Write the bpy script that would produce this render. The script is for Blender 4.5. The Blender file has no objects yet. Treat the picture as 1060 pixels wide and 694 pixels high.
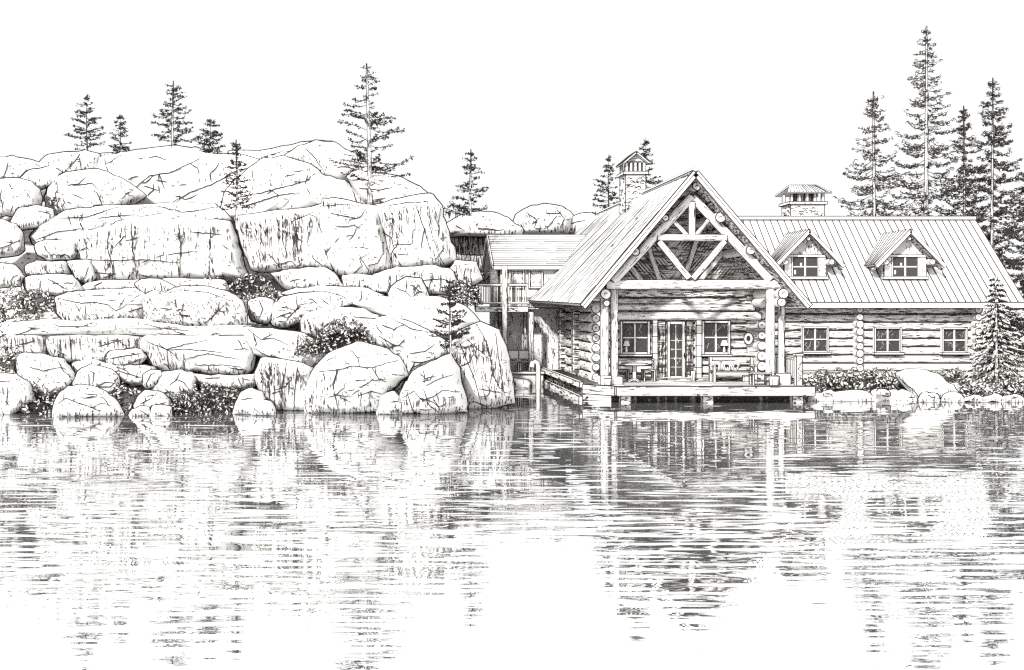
import bpy, math, random
from mathutils import Vector, noise
from mathutils.bvhtree import BVHTree
R = math.radians
sc = bpy.context.scene
COL = sc.collection
rnd = random.Random(7)

# ------------------------------------------------------------ camera, sky, sun, exposure
EYE = Vector((0.0, 0.0, 3.5)); F = 1120.0; U0 = 400.0; V0 = 320.0
cam = bpy.data.cameras.new('camera'); co = bpy.data.objects.new('camera', cam); COL.objects.link(co)
co.location = EYE; co.rotation_euler = (R(90), 0, 0)
cam.sensor_width = 36; cam.lens = 36*F/1060; cam.shift_x = 130/1060; cam.shift_y = -27/1060
cam.clip_start = .1; cam.clip_end = 6000
sc.camera = co
SUN_EL, SUN_AZ = 30, 208          # azimuth clockwise from +Y: behind the camera, to the left
w = bpy.data.worlds.new('World'); sc.world = w; w.use_nodes = True
nt = w.node_tree; nt.nodes.clear()
sky = nt.nodes.new('ShaderNodeTexSky'); sky.sky_type = 'NISHITA'; sky.sun_disc = False
sky.sun_elevation = R(SUN_EL); sky.sun_rotation = R(SUN_AZ); sky.air_density = 3.0; sky.dust_density = 3.0; sky.ozone_density = 0.0
hsv = nt.nodes.new('ShaderNodeHueSaturation'); hsv.inputs['Saturation'].default_value = .0
bg = nt.nodes.new('ShaderNodeBackground'); bg.inputs['Strength'].default_value = .15
wo = nt.nodes.new('ShaderNodeOutputWorld')
nt.links.new(sky.outputs[0], hsv.inputs['Color']); nt.links.new(hsv.outputs[0], bg.inputs[0]); nt.links.new(bg.outputs[0], wo.inputs[0])
sl = bpy.data.lights.new('sun', 'SUN'); sl.energy = 2.2; sl.angle = R(3); sl.color = (1, .98, .95)
so = bpy.data.objects.new('sun', sl); COL.objects.link(so)
d = Vector((math.sin(R(SUN_AZ))*math.cos(R(SUN_EL)), math.cos(R(SUN_AZ))*math.cos(R(SUN_EL)), math.sin(R(SUN_EL))))
so.rotation_euler = (-d).to_track_quat('-Z', 'Y').to_euler()
sc.view_settings.view_transform = 'Standard'; sc.view_settings.look = 'None'
sc.view_settings.gamma = 1; sc.view_settings.exposure = 3.0
sc.cycles.use_denoising = False
sc.cycles.max_bounces = 5; sc.cycles.diffuse_bounces = 2; sc.cycles.glossy_bounces = 2
sc.cycles.filter_width = 1.3
sc.cycles.sample_clamp_direct = 1.04/2**3; sc.cycles.sample_clamp_indirect = 1.04/2**3

def P(u, v, Y):
    return Vector(((u-U0)*Y/F, Y, EYE.z-(v-V0)*Y/F))
def PX(Y): return Y/F           # metres per photo pixel at depth Y

# ------------------------------------------------------------ materials
def mat(name, c, rough=.85, spots=None, scale=(6, 6, 6), thr=.6, soft=.06, spec=.2, detail=3):
    c = tuple(x*.46 if x > .2 else x*.6 for x in c); spots = spots and tuple(x*.46 if x > .2 else x*.6 for x in spots)
    m = bpy.data.materials.new(name); m.use_nodes = True
    n = m.node_tree; b = n.nodes['Principled BSDF']
    b.inputs['Roughness'].default_value = rough; b.inputs['Specular IOR Level'].default_value = spec
    b.inputs['Base Color'].default_value = (*c, 1)
    if spots:
        tc = n.nodes.new('ShaderNodeTexCoord'); mp = n.nodes.new('ShaderNodeMapping')
        mp.inputs['Scale'].default_value = scale
        nz = n.nodes.new('ShaderNodeTexNoise'); nz.inputs['Scale'].default_value = 1; nz.inputs['Detail'].default_value = detail
        rp = n.nodes.new('ShaderNodeValToRGB'); e = rp.color_ramp.elements
        e[0].position = thr-soft; e[0].color = (*c, 1); e[1].position = thr+soft; e[1].color = (*spots, 1)
        n.links.new(tc.outputs['Object'], mp.inputs[0]); n.links.new(mp.outputs[0], nz.inputs[0])
        n.links.new(nz.outputs[0], rp.inputs[0]); n.links.new(rp.outputs[0], b.inputs['Base Color'])
    return m
INKC = (.013, .011, .010)
M = {}
M['ink'] = mat('ink_lines_cracks_and_shading', INKC, .9, spec=0)  # ink for outlines, cracks and grain, and for drawn shading
M['twig'] = mat('dark_needles', (.012, .011, .010), .9, spec=0)
M['rock'] = mat('pale_granite', (.60, .595, .58), .9, (.16, .15, .14), (3.5, 3.5, 2.2), .70, .03, .1, 6)
M['earth_and_shade'] = mat('dark_earth_and_shade', (.03, .028, .026), .95, (.38, .37, .36), (5, 5, 2.0), .60, .04, 0, 5)
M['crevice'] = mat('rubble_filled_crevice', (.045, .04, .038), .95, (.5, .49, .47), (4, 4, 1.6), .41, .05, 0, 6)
M['log'] = mat('peeled_log', (.62, .61, .59), .8, (.12, .11, .10), (2.2, 12, 12), .70, .03, .1, 5)
M['logv'] = mat('peeled_upright_log', (.62, .61, .59), .8, (.12, .11, .10), (9, 9, 2.0), .67, .03, .1, 5)
M['logy'] = mat('peeled_side_log', (.60, .59, .57), .8, (.07, .065, .06), (9, 2.2, 9), .62, .03, .1, 5)
M['dark'] = mat('dark_and_shaded_boards', (.44, .43, .42), .85, (.05, .045, .04), (1.5, 6, 14), .50, .03, .05, 4)  # dark flecks also put the roof shade into gable and soffit boards
M['end'] = mat('sawn_log_end', (.65, .64, .62), .8)
M['roof'] = mat('pale_standing_seam_metal', (.58, .58, .57), .6)
M['shingle'] = mat('pale_shingles', (.58, .58, .57), .75, (.2, .19, .18), (1.2, 8, 8), .68, .03, .1)
M['board'] = mat('pale_deck_board', (.7, .69, .67), .8, (.2, .19, .18), (1.6, 9, 9), .74, .03, .1, 5)
M['stone'] = mat('chimney_stone', (.55, .545, .53), .9, (.12, .11, .10), (9, 9, 9), .62, .03, .1, 3)
M['glass'] = mat('dark_window_glass', (.016, .015, .014), .5, (.20, .19, .18), (5, 5, 7), .74, .02, .05, 2)
M['sideglass'] = mat('window_glass_with_curtain', (.75, .74, .73), .4, (.08, .07, .065), (5, 5, 5), .58, .03, .3, 3)
M['glint'] = mat('painted_glint', (.15, .145, .14), .6)  # pale strokes painted on the panes as glints
M['cloth'] = mat('pale_cloth', (.65, .64, .62), .9)
M['leaf'] = mat('pale_leaf', (.46, .455, .44), .9, spec=.05)
M['leafd'] = mat('dark_leaf', (.018, .016, .015), .9, spec=.02)
M['ground'] = mat('pale_ground', (.5, .49, .47), .95, (.06, .055, .05), (2, 2, 2), .55, .03, 0, 6)
M['white'] = mat('white_frame_paint', (.66, .655, .64), .6)

# ------------------------------------------------------------ mesh building
class MB:
    def __init__(s): s.v = []; s.f = []; s.m = []; s.mats = []
    def mi(s, name):
        if name not in s.mats: s.mats.append(name)
        return s.mats.index(name)
    def add(s, vs, fs, m):
        o = len(s.v); k = s.mi(m); s.v.extend(vs)
        for f in fs: s.f.append(tuple(i+o for i in f)); s.m.append(k)
    def stroke(s, pts, r, m='ink', taper=True, n=3):
        L = len(pts)
        if L < 2: return
        vs = []; fs = []
        for i, p in enumerate(pts):
            a = pts[max(0, i-1)]; b = pts[min(L-1, i+1)]
            t = (b-a)
            if t.length < 1e-7: t = Vector((0, 0, 1))
            t.normalize()
            e = t.cross(Vector((.13, 1, .07))); 
            if e.length < .05: e = t.cross(Vector((1, 0, 0)))
            e.normalize(); g = t.cross(e)
            k = 1.0
            if taper:
                q = i/(L-1); k = .45+.55*math.sin(math.pi*min(1, max(0, q*.86+.14)))
            rr = r*k
            for j in range(n):
                an = 2*math.pi*j/n+.5
                vs.append(p+e*(rr*math.cos(an))+g*(rr*math.sin(an)))
        for i in range(L-1):
            for j in range(n):
                a = i*n+j; b = i*n+(j+1) % n
                fs.append((a, b, b+n, a+n))
        s.add(vs, fs, m)
    def line(s, a, b, r, m='ink', wob=0, seg=1):
        a = Vector(a); b = Vector(b); pts = []
        for i in range(seg+1):
            p = a.lerp(b, i/seg)
            if wob and 0 < i < seg: p = p+Vector((rnd.uniform(-wob, wob), 0, rnd.uniform(-wob, wob)))
            pts.append(p)
        s.stroke(pts, r, m, taper=False)
    def cyl(s, a, b, r0, m, r1=None, n=12, ends='end', ring=0):
        a = Vector(a); b = Vector(b); r1 = r0 if r1 is None else r1
        t = (b-a).normalized(); e = t.cross(Vector((0, 0, 1)))
        if e.length < .1: e = t.cross(Vector((0, 1, 0)))
        e.normalize(); g = e.cross(t)
        vs = []
        for p, r in ((a, r0), (b, r1)):
            for j in range(n):
                an = 2*math.pi*j/n
                vs.append(p+e*(r*math.cos(an))+g*(r*math.sin(an)))
        s.add(vs, [(j, (j+1) % n, n+(j+1) % n, n+j) for j in range(n)], m)
        s.add(vs[:n], [tuple(range(n-1, -1, -1))], ends); s.add(vs[n:], [tuple(range(n))], ends)
        if ring:
            for p, r, sg in ((a, r0, -1), (b, r1, 1)):
                c = [p+t*(sg*.004)+e*(r*.97*math.cos(2*math.pi*j/14))+g*(r*.97*math.sin(2*math.pi*j/14)) for j in range(15)]
                s.stroke(c, ring, taper=False)
                c = [p+t*(sg*.004)+e*(r*.25*math.cos(2*math.pi*j/6))+g*(r*.25*math.sin(2*math.pi*j/6)) for j in range(5)]
                s.stroke(c, ring*.7)
    def prism(s, poly, y0, y1, m, ax='y'):
        """polygon in XZ (ax y), YZ (ax x) or XY (ax z) pushed between two values"""
        n = len(poly)
        def mk(p, t):
            if ax == 'y': return Vector((p[0], t, p[1]))
            if ax == 'x': return Vector((t, p[0], p[1]))
            return Vector((p[0], p[1], t))
        vs = [mk(p, y0) for p in poly]+[mk(p, y1) for p in poly]
        s.add(vs, [tuple(range(n)), tuple(range(2*n-1, n-1, -1))]+[(i, n+i, n+(i+1) % n, (i+1) % n) for i in range(n)], m)
    def edges(s, poly, y, r, ax='y', close=True):
        n = len(poly)
        for i in range(n if close else n-1):
            p, q = poly[i], poly[(i+1) % n]
            if ax == 'y': a, b = (p[0], y, p[1]), (q[0], y, q[1])
            elif ax == 'x': a, b = (y, p[0], p[1]), (y, q[0], q[1])
            else: a, b = (p[0], p[1], y), (q[0], q[1], y)
            s.line(a, b, r)
    def box(s, x0, x1, y0, y1, z0, z1, m, ink=0):
        s.prism([(x0, z0), (x1, z0), (x1, z1), (x0, z1)], y0, y1, m)
        if ink:
            for y in (y0, y1): s.edges([(x0, z0), (x1, z0), (x1, z1), (x0, z1)], y, ink)
            for x in (x0, x1):
                for z in (z0, z1): s.line((x, y0, z), (x, y1, z), ink)
    def beam(s, a, b, w, h, m, ink=0, up=(0, 1, 0), grain=0):
        """square timber from a to b; w across, h along `up`"""
        a = Vector(a); b = Vector(b); t = (b-a).normalized(); up = Vector(up)
        e = t.cross(up).normalized(); g = e.cross(t).normalized()
        c = [(-w/2, -h/2), (w/2, -h/2), (w/2, h/2), (-w/2, h/2)]
        va = [a+e*x+g*y for x, y in c]; vb = [b+e*x+g*y for x, y in c]
        s.add(va+vb, [(3, 2, 1, 0), (4, 5, 6, 7), (0, 1, 5, 4), (1, 2, 6, 5), (2, 3, 7, 6), (3, 0, 4, 7)], m)
        if ink:
            for i in range(4):
                s.line(va[i], vb[i], ink); s.line(va[i], va[(i+1) % 4], ink); s.line(vb[i], vb[(i+1) % 4], ink)
        for _ in range(grain):
            for sg in (-1,):
                q = rnd.random(); l = rnd.uniform(.04, .16); o = rnd.uniform(-.38, .38)*w
                p0 = a.lerp(b, q*(1-l))+e*o-g*(h/2+.002)*(1 if g.y > 0 else -1)
                p1 = p0+(b-a)*l
                s.stroke([p0, p0.lerp(p1, .5)+e*rnd.uniform(-.01, .01), p1], (ink or .02)*.75)
    def build(s, name, parent=None, smooth=False, origin=None):
        me = bpy.data.meshes.new(name)
        org = Vector(origin) if origin is not None else Vector((0, 0, 0))
        if parent is not None and origin is None: org = PORG.get(parent.name, Vector((0, 0, 0)))
        me.from_pydata([p-org for p in s.v], [], s.f)
        for k in s.mats: me.materials.append(M[k])
        me.polygons.foreach_set('material_index', s.m)
        if smooth:
            sm = smooth if isinstance(smooth, list) else [True]*len(s.f)
            me.polygons.foreach_set('use_smooth', sm)
        me.update()
        o = bpy.data.objects.new(name, me); COL.objects.link(o)
        if parent is not None:
            o.parent = parent; PORG[o.name] = org
        else: o.location = org; PORG[o.name] = org
        return o
PORG = {}
def tag(o, label=None, cat=None, group=None, kind=None):
    if label: o['label'] = label
    if cat: o['category'] = cat
    if group: o['group'] = group
    if kind: o['kind'] = kind
    return o
def empty(name, loc, label, cat, group=None):
    o = bpy.data.objects.new(name, None); COL.objects.link(o); o.location = loc; o.empty_display_size = .3
    PORG[o.name] = Vector(loc)
    return tag(o, label, cat, group)

# ------------------------------------------------------------ drawing on surfaces
def smooth_closed(pts, per=5, k=.5):
    n = len(pts); out = []
    for i in range(n):
        p0, p1, p2, p3 = [Vector((*pts[(i+j-1) % n], 0)) for j in range(4)]
        for s_ in range(per):
            t = s_/per
            m1 = (p2-p0)*k; m2 = (p3-p1)*k
            h = (2*t**3-3*t**2+1)*p1+(t**3-2*t**2+t)*m1+(-2*t**3+3*t**2)*p2+(t**3-t**2)*m2
            out.append((h.x, h.y))
    return out
def resample(pts, step):
    out = [Vector((*pts[0], 0))]
    for i in range(len(pts)-1):
        a = Vector((*pts[i], 0)); b = Vector((*pts[i+1], 0)); n = max(1, int((b-a).length/step))
        for j in range(1, n+1): out.append(a.lerp(b, j/n))
    return out
def inside(poly, x, y):
    c = False; n = len(poly); j = n-1
    for i in range(n):
        if (poly[i][1] > y) != (poly[j][1] > y) and x < (poly[j][0]-poly[i][0])*(y-poly[i][1])/(poly[j][1]-poly[i][1])+poly[i][0]: c = not c
        j = i
    return c
class Surf:
    """lays pen-like marks on a built surface"""
    def __init__(s, mb): s.mb = mb; s.bvh = BVHTree.FromPolygons([v[:] for v in mb.v], mb.f)
    def hit(s, u, v):
        dr = (P(u, v, 40.0)-EYE).normalized()
        h = s.bvh.ray_cast(EYE, dr)
        return (h[0]-dr*.03) if h[0] is not None else None
    def draw(s, pts, wpx=.5, wob=.35, step=3.0, gaps=0, mat='ink'):
        run = []
        def flush():
            nonlocal run
            if len(run) > 1:
                r = wpx*PX(run[0].y)
                s.mb.stroke(run, r, mat)
            run = []
        for p in resample(pts, step):
            h = s.hit(p.x+rnd.uniform(-wob, wob), p.y+rnd.uniform(-wob, wob))
            if h is None or (run and abs(h.y-run[-1].y) > 1.2) or (gaps and rnd.random() < gaps): flush()
            if h is not None: run.append(h)
        flush()
    def tick(s, u, v, ang, l, w=.52, bend=0):
        dx, dy = math.cos(ang)*l/2, math.sin(ang)*l/2
        a = s.hit(u-dx, v-dy); c = s.hit(u+dx, v+dy)
        if a is None or c is None or (a-c).length > 8*l*PX(a.y): return
        b = s.hit(u-dy*bend, v+dx*bend) or (a+c)/2
        s.mb.stroke([a, b, c], w*PX(a.y))

ROCKS = 'granite rocks of the left outcrop'
def rock(name, label, Y, T, pts, cracks=(), drip=(), stip=0, hatch=(), rim=.5, box=.25, per=4, line=.80, Tb=None, auto=2, group=ROCKS, cat=None, k=.07):
    pts = [(u*1.0, v*1.0) for u, v in pts]
    ol = smooth_closed(pts, per, k)
    ol = [(u+noise.noise(Vector((u*.15, v*.15, Y)))*2.2, v+noise.noise(Vector((v*.15, u*.15, Y+9)))*1.8) for u, v in ol]
    cu = sum(p[0] for p in ol)/len(ol); cv = sum(p[1] for p in ol)/len(ol)
    ol = [(u+(2.5 if u > cu else -2.5)*min(1, abs(u-cu)/6), v+(2.4 if v > cv else -.9)*min(1, abs(v-cv)/5)) for u, v in ol]
    ring = [P(u, v, Y) for u, v in ol]; c = P(cu, cv, Y)
    dr = (c-EYE).normalized(); dr = dr/dr.y
    mb = MB(); n = len(ring); vs = []; fs = []
    Tb = Tb or T*1.1
    nf = 8
    phis = [90-90*i/4 for i in range(4)]
    rows = []
    for i in range(nf, 0, -1): rows.append(('f', i/nf*86))
    rows.append(('f', 0))
    for i in range(1, 6): rows.append(('b', i/5*86))
    amp = min(T*.22, .35)
    for side, ph in rows:
        s_ = math.cos(R(ph))**box; dd = math.sin(R(ph))**1.15
        for p in ring:
            q = c+(p-c)*(s_*(1-T*dd/Y*1.05) if side == 'f' else s_)
            q = q+(dr*(-T*dd) if side == 'f' else dr*(Tb*dd))
            if ph > 0:
                nz = noise.noise(q*.55)*amp+abs(noise.noise(q*1.3))*amp*.9
                q = q+Vector((0, nz, 0))
            vs.append(q)
    for r_ in range(len(rows)-1):
        for j in range(n):
            a = r_*n+j; b = r_*n+(j+1) % n
            fs.append((a, b, b+n, a+n))
    k0 = len(vs); vs.append(c-dr*T*1.0); vs.append(c+dr*Tb)
    for j in range(n):
        fs.append((k0, (j+1) % n, j)); a = (len(rows)-1)*n
        fs.append((k0+1, a+j, a+(j+1) % n))
    mb.add(vs, fs, 'rock')
    nrock = len(mb.f)
    S = Surf(mb)
    # rim crease, drawn heavier underneath
    w0 = line*PX(Y)
    best = []
    for j in range(n):
        bq, bd = ring[j], -1
        for r_ in range(len(rows)):
            q = vs[r_*n+j]; pu = U0+(q.x)*F/q.y-cu; pv = V0-(q.z-EYE.z)*F/q.y-cv; dd_ = math.hypot(pu, pv)
            if dd_ > bd: bq, bd = q, dd_
        e = (bq-c); e.y = 0; e.normalize() if e.length else None
        best.append(bq+e*w0*.55)
    cl = best+best[:1]; i = 0
    while i < n:
        j = min(n, i+rnd.randint(5, 11)); seg = cl[i:j+1]
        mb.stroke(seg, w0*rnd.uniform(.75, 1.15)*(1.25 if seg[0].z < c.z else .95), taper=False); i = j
    hgt = max(p[1] for p in ol)-min(p[1] for p in ol); wid = max(p[0] for p in ol)-min(p[0] for p in ol)
    u0, u1 = min(p[0] for p in ol), max(p[0] for p in ol); v0, v1 = min(p[1] for p in ol), max(p[1] for p in ol)
    for cr in cracks: S.draw(cr, .6, .4, 3.0, 0)
    # cracks that wander over the face
    for _ in range(int(auto*(1+wid*hgt/1600))):
        a = [rnd.uniform(u0+wid*.1, u1-wid*.1), rnd.uniform(v0+hgt*.15, v1-hgt*.1)]
        if not inside(ol, *a): continue
        an = rnd.choice([rnd.uniform(-.3, .3), rnd.uniform(1.1, 2.0)]); pl = [tuple(a)]
        for _k in range(rnd.randint(3, 8)):
            an += rnd.choice((0, 0, rnd.uniform(-.9, .9))); a[0] += math.cos(an)*4; a[1] += math.sin(an)*4
            if not inside(ol, *a): break
            pl.append(tuple(a))
        if len(pl) > 1: S.draw(pl, .6, .5, 3, .12)
    for poly, dens, ln in drip:       # dark streaks running down from an edge
        ps = resample(poly, 1.0)
        for q in ps:
            if rnd.random() < dens*.62:
                nzv = .45+1.5*max(0, noise.noise(Vector((q.x*.09, Y, 3))))
                l = rnd.uniform(.35, 1.0)*ln*nzv*1.25; st = q.y+rnd.uniform(0, ln*.25)
                x = q.x; y = st; lean = rnd.uniform(-.04, .04)
                while y < st+l:
                    d_ = rnd.uniform(4, 13); S.tick(x+rnd.uniform(-.3, .3)+lean*(y-st), y+d_/2, math.pi/2+rnd.uniform(-.06, .06), d_, .40, rnd.uniform(-.04, .04)); y += d_+rnd.uniform(.6, 3.5)
    for poly, ang, sp, ln in hatch:
        bx0, bx1 = min(p[0] for p in poly), max(p[0] for p in poly); by0, by1 = min(p[1] for p in poly), max(p[1] for p in poly)
        N = int((bx1-bx0)*(by1-by0)/(sp*ln)*.62)
        for _ in range(N):
            x, y = rnd.uniform(bx0, bx1), rnd.uniform(by0, by1)
            if inside(poly, x, y): S.tick(x, y, R(ang)+rnd.uniform(-.1, .1), ln*rnd.uniform(.7, 1.6), .40, rnd.uniform(-.1, .1))
    for _ in range(int(stip*1.9) if stip else int(wid*hgt/38)):
        x, y = rnd.uniform(u0, u1), rnd.uniform(v0, v1)
        if inside(ol, x, y) and noise.noise(Vector((x*.05, y*.08, Y))) > -.12:
            S.tick(x, y, rnd.choice([rnd.uniform(-.25, .25), 1.57+rnd.uniform(-.3, .3), 1.57+rnd.uniform(-.3, .3)]), rnd.uniform(1.2, 4.6), .40, rnd.uniform(-.3, .3))
    if rim:  # short strokes inward from the lower rim, drawn as shading
        for i in range(n):
            a, b = ol[i], ol[(i+1) % n]; ex, ey = b[0]-a[0], b[1]-a[1]; L = math.hypot(ex, ey) or 1
            mx, my = (a[0]+b[0])/2, (a[1]+b[1])/2
            for k_ in range(max(1, int(L/1.4))):
                t = rnd.random(); x, y = a[0]+ex*t, a[1]+ey*t
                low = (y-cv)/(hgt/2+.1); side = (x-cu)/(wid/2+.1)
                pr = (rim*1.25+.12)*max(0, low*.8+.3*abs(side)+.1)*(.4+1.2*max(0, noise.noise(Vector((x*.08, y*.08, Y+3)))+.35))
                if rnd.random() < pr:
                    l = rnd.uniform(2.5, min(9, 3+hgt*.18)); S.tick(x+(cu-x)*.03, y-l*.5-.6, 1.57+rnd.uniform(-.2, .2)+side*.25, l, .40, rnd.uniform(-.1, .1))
    o = mb.build(name, smooth=[True]*nrock+[False]*(len(mb.f)-nrock), origin=(c.x, Y, min(p.z for p in ring)))
    return tag(o, label, cat or name.replace('_', ' ').split()[-1], group)
#@@PART2
# ------------------------------------------------------------ setting: water, land
def grid(name, xs, ys, zf, m, kind='structure'):
    mb = MB(); nx = len(xs); vs = [Vector((x, y, zf(x, y))) for y in ys for x in xs]
    mb.add(vs, [(j*nx+i, j*nx+i+1, (j+1)*nx+i+1, (j+1)*nx+i) for j in range(len(ys)-1) for i in range(nx-1)], m)
    o = mb.build(name, smooth=True); return tag(o, kind=kind)
def water_mat():
    m = bpy.data.materials.new('rippled_lake'); m.use_nodes = True; n = m.node_tree; n.nodes.clear(); L = n.links.new
    def N(t, **k):
        x = n.nodes.new(t)
        for a, b in k.items(): setattr(x, a, b)
        return x
    def mth(op, a, b=None, c=None):
        x = N('ShaderNodeMath', operation=op)
        for i, q in enumerate((a, b, c)):
            if q is None: continue
            if isinstance(q, (int, float)): x.inputs[i].default_value = q
            else: L(q, x.inputs[i])
        return x.outputs[0]
    geo = N('ShaderNodeNewGeometry'); sp = N('ShaderNodeSeparateXYZ'); L(geo.outputs['Position'], sp.inputs[0])
    X, Y = sp.outputs[0], sp.outputs[1]
    # wavelets: short and close by the near water, longer further out
    ly = mth('LOGARITHM', mth('MAXIMUM', Y, 2.0), 2.718)
    sx = mth('MULTIPLY', X, mth('POWER', mth('MAXIMUM', Y, 2.0), -.55))
    def layer(kx, ky, seed, det=2.0):
        cb = N('ShaderNodeCombineXYZ'); L(mth('MULTIPLY', sx, kx), cb.inputs[0]); L(mth('MULTIPLY', ly, ky), cb.inputs[1]); cb.inputs[2].default_value = seed
        nz = N('ShaderNodeTexNoise'); nz.inputs['Scale'].default_value = 1; nz.inputs['Detail'].default_value = det; nz.inputs['Distortion'].default_value = .15
        L(cb.outputs[0], nz.inputs[0]); return nz.outputs[0]
    a = layer(3.4, 84, 0, 1.0); b = layer(2.6, 30, 4, 1.0); c = layer(1.2, 9, 8, 1.0)
    h = mth('ADD', mth('ADD', mth('MULTIPLY', a, .78), mth('MULTIPLY', b, .16)), mth('MULTIPLY', c, .06))   # ~ .5 mean
    # calm share: more calm water close to the shore
    calm = N('ShaderNodeMapRange'); calm.inputs[1].default_value = W_NEAR; calm.inputs[2].default_value = W_FAR; calm.inputs[3].default_value = W_T0; calm.inputs[4].default_value = W_T1
    L(Y, calm.inputs[0]); 
    tilt = mth('MULTIPLY', mth('MINIMUM', mth('MAXIMUM', mth('MULTIPLY', mth('SUBTRACT', h, calm.outputs[0]), 60.0), 0), 1), W_TILT)
    wob = mth('MULTIPLY', mth('SUBTRACT', layer(9, 90, 12, 2.0), .5), .05)
    wy = mth('MULTIPLY', mth('SUBTRACT', layer(5, 96, 21, 1.0), .5), .055)
    wob = mth('MULTIPLY', mth('SUBTRACT', layer(12, 70, 12, 1.0), .5), .022)
    cb = N('ShaderNodeCombineXYZ'); L(wob, cb.inputs[0]); L(mth('SUBTRACT', wy, tilt), cb.inputs[1]); cb.inputs[2].default_value = 1
    nm = N('ShaderNodeVectorMath', operation='NORMALIZE'); L(cb.outputs[0], nm.inputs[0])
    gl = N('ShaderNodeBsdfGlossy'); gl.inputs['Roughness'].default_value = 0.0; gl.inputs['Color'].default_value = (.97, .97, .97, 1)
    df = N('ShaderNodeBsdfDiffuse'); df.inputs['Color'].default_value = (.02, .02, .02, 1)
    fr = N('ShaderNodeFresnel'); fr.inputs[0].default_value = W_IOR; fac = mth('MULTIPLY_ADD', fr.outputs[0], .55, .24)
    L(nm.outputs[0], gl.inputs['Normal']); L(nm.outputs[0], fr.inputs['Normal'])
    mx = N('ShaderNodeMixShader'); L(fac, mx.inputs[0]); L(df.outputs[0], mx.inputs[1]); L(gl.outputs[0], mx.inputs[2])
    o = N('ShaderNodeOutputMaterial'); L(mx.outputs[0], o.inputs[0])
    return m
W_NEAR, W_FAR, W_T0, W_T1, W_TILT, W_IOR = 9.0, 40.0, .485, .61, .13, 1.9
M['water'] = water_mat()
wm = MB(); wm.add([Vector((-400, -60, 0)), Vector((400, -60, 0)), Vector((400, 60, 0)), Vector((-400, 60, 0))], [(0, 1, 2, 3)], 'water')
tag(wm.build('water'), kind='structure')
def land_z(x, y):
    z = -1.2
    edge = 42.2 if x > 15.5 else (52.5 if x > 3.2 else 43+0)
    t = max(0, min(1, (y-edge)/2.2)); z = -1.2+t*(1.2+ (.75 if x > 15.5 else .45))
    return z
xs = [-3000, -600, -120, -60]+[-30+i*1.5 for i in range(60)]+[62, 120, 600, 3000]
ys = [-30, 20, 34, 38]+[40+i*.8 for i in range(30)]+[70, 90, 150, 400, 1200, 4000]
grid('ground', xs, ys, land_z, 'ground')
# the hill that carries the outcrop
def hill_z(x, y):
    prof = [(36.5, -1.0), (38.5, .3), (41.5, 2.0), (44.5, 3.7), (48, 5.3), (52, 8.2), (57, 10.0), (66, 10.2), (90, 3), (120, -1)]
    z = -1
    for (a, b), (c, d_) in zip(prof, prof[1:]):
        if a <= y <= c: z = b+(d_-b)*(y-a)/(c-a)
    u = U0+x*F/y
    lim = 468+ (6 if y < 45 else -20*min(1, (y-45)/8))
    k = max(0, min(1, (lim-u)/26)); z = -1+(z+1)*k
    return z+noise.noise(Vector((x*.4, y*.4, 0)))*.25
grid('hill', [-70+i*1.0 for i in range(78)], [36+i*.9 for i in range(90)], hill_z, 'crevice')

# ------------------------------------------------------------ the outcrop
rk = rock
rk('rock_dome', 'far smooth granite hump on the skyline behind the tallest pine', 60, 4, [(240,158),(270,157.5),(300,151.4),(328,147),(343,148.4),(367,162),(385,178),(392,200),(330,215),(240,215)], cracks=[[(300,152),(290,158),(270,163)]], rim=0)
rk('rock_dome', 'broad bare granite dome carrying the four small skyline pines', 55.5, 4, [(60,182),(92,162),(101,161),(124,159.4),(144,156.5),(179,152.8),(199,153.6),(215,159),(250,160),(285,175),(310,200),(290,222),(230,229),(60,216),(50,198)],
   cracks=[[(99,177),(110,186),(125,194),(137,197),(150,206),(136,207)],[(137,197),(155,182),(175,179),(200,168),(212,161)],[(111,213),(122,201),(137,197)],[(150,206),(130,212),(112,211)],[(174,213),(195,200),(222,190),(240,179),(262,172)],[(60,206),(80,214)],[(125,161),(110,170)]], rim=0, stip=60)
rk('rock_dome', 'pointed granite hump left of the tallest pine, creased down its face', 54, 2.5, [(297,162),(313,152),(328,147),(343,148.4),(367,162),(372,175),(361,182),(352,188),(334,182),(319,172)], cracks=[[(313,152),(325,162),(330,170),(336,178)],[(297,162),(310,168),(322,171)]], hatch=[([(314,160),(326,168),(336,180),(325,174)],60,3,5)], rim=.2)
rk('rock_dome', 'low rounded granite shoulder between the cliff tops, left of the tallest pine', 50.5, 3, [(228,224),(238,196),(246,186),(273,166.6),(296,162),(319,171),(334,182),(355,188),(372,199),(386,209),(380,222),(331,216),(285,225),(246,233)], cracks=[[(246,204),(270,200),(300,192),(322,186)],[(250,215),(285,203),(310,199)]], rim=0)
rk('rock_dome', 'smooth granite cap sloping right of the tallest pine', 49.5, 2.5, [(360,184),(375,177),(409,183),(431,194),(446,205),(430,210),(409,212),(391,216),(376,206)], cracks=[[(362,186),(378,186),(390,190)],[(372,195),(395,197)],[(383,208),(400,205)]], rim=0)
rk('boulder', 'flat granite slab at the far left edge of the skyline', 53.5, 1.5, [(-14,166),(0,163.7),(17,163.2),(32,167),(60,173),(63,183),(45,190),(25,186),(-14,188)])
rk('boulder', 'granite hump under the leftmost skyline pine', 53, 1.5, [(38,172),(52,161),(85,156.5),(101,161),(101,175),(66,180),(50,177)], cracks=[[(85,157),(76,168),(67,178)]])
rk('boulder', 'small wedge of granite behind the round boulder at the left edge', 51.5, 1.2, [(23,184),(35,176),(50,173),(61,180),(58,188),(42,194),(31,191)], rim=.8)
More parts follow.
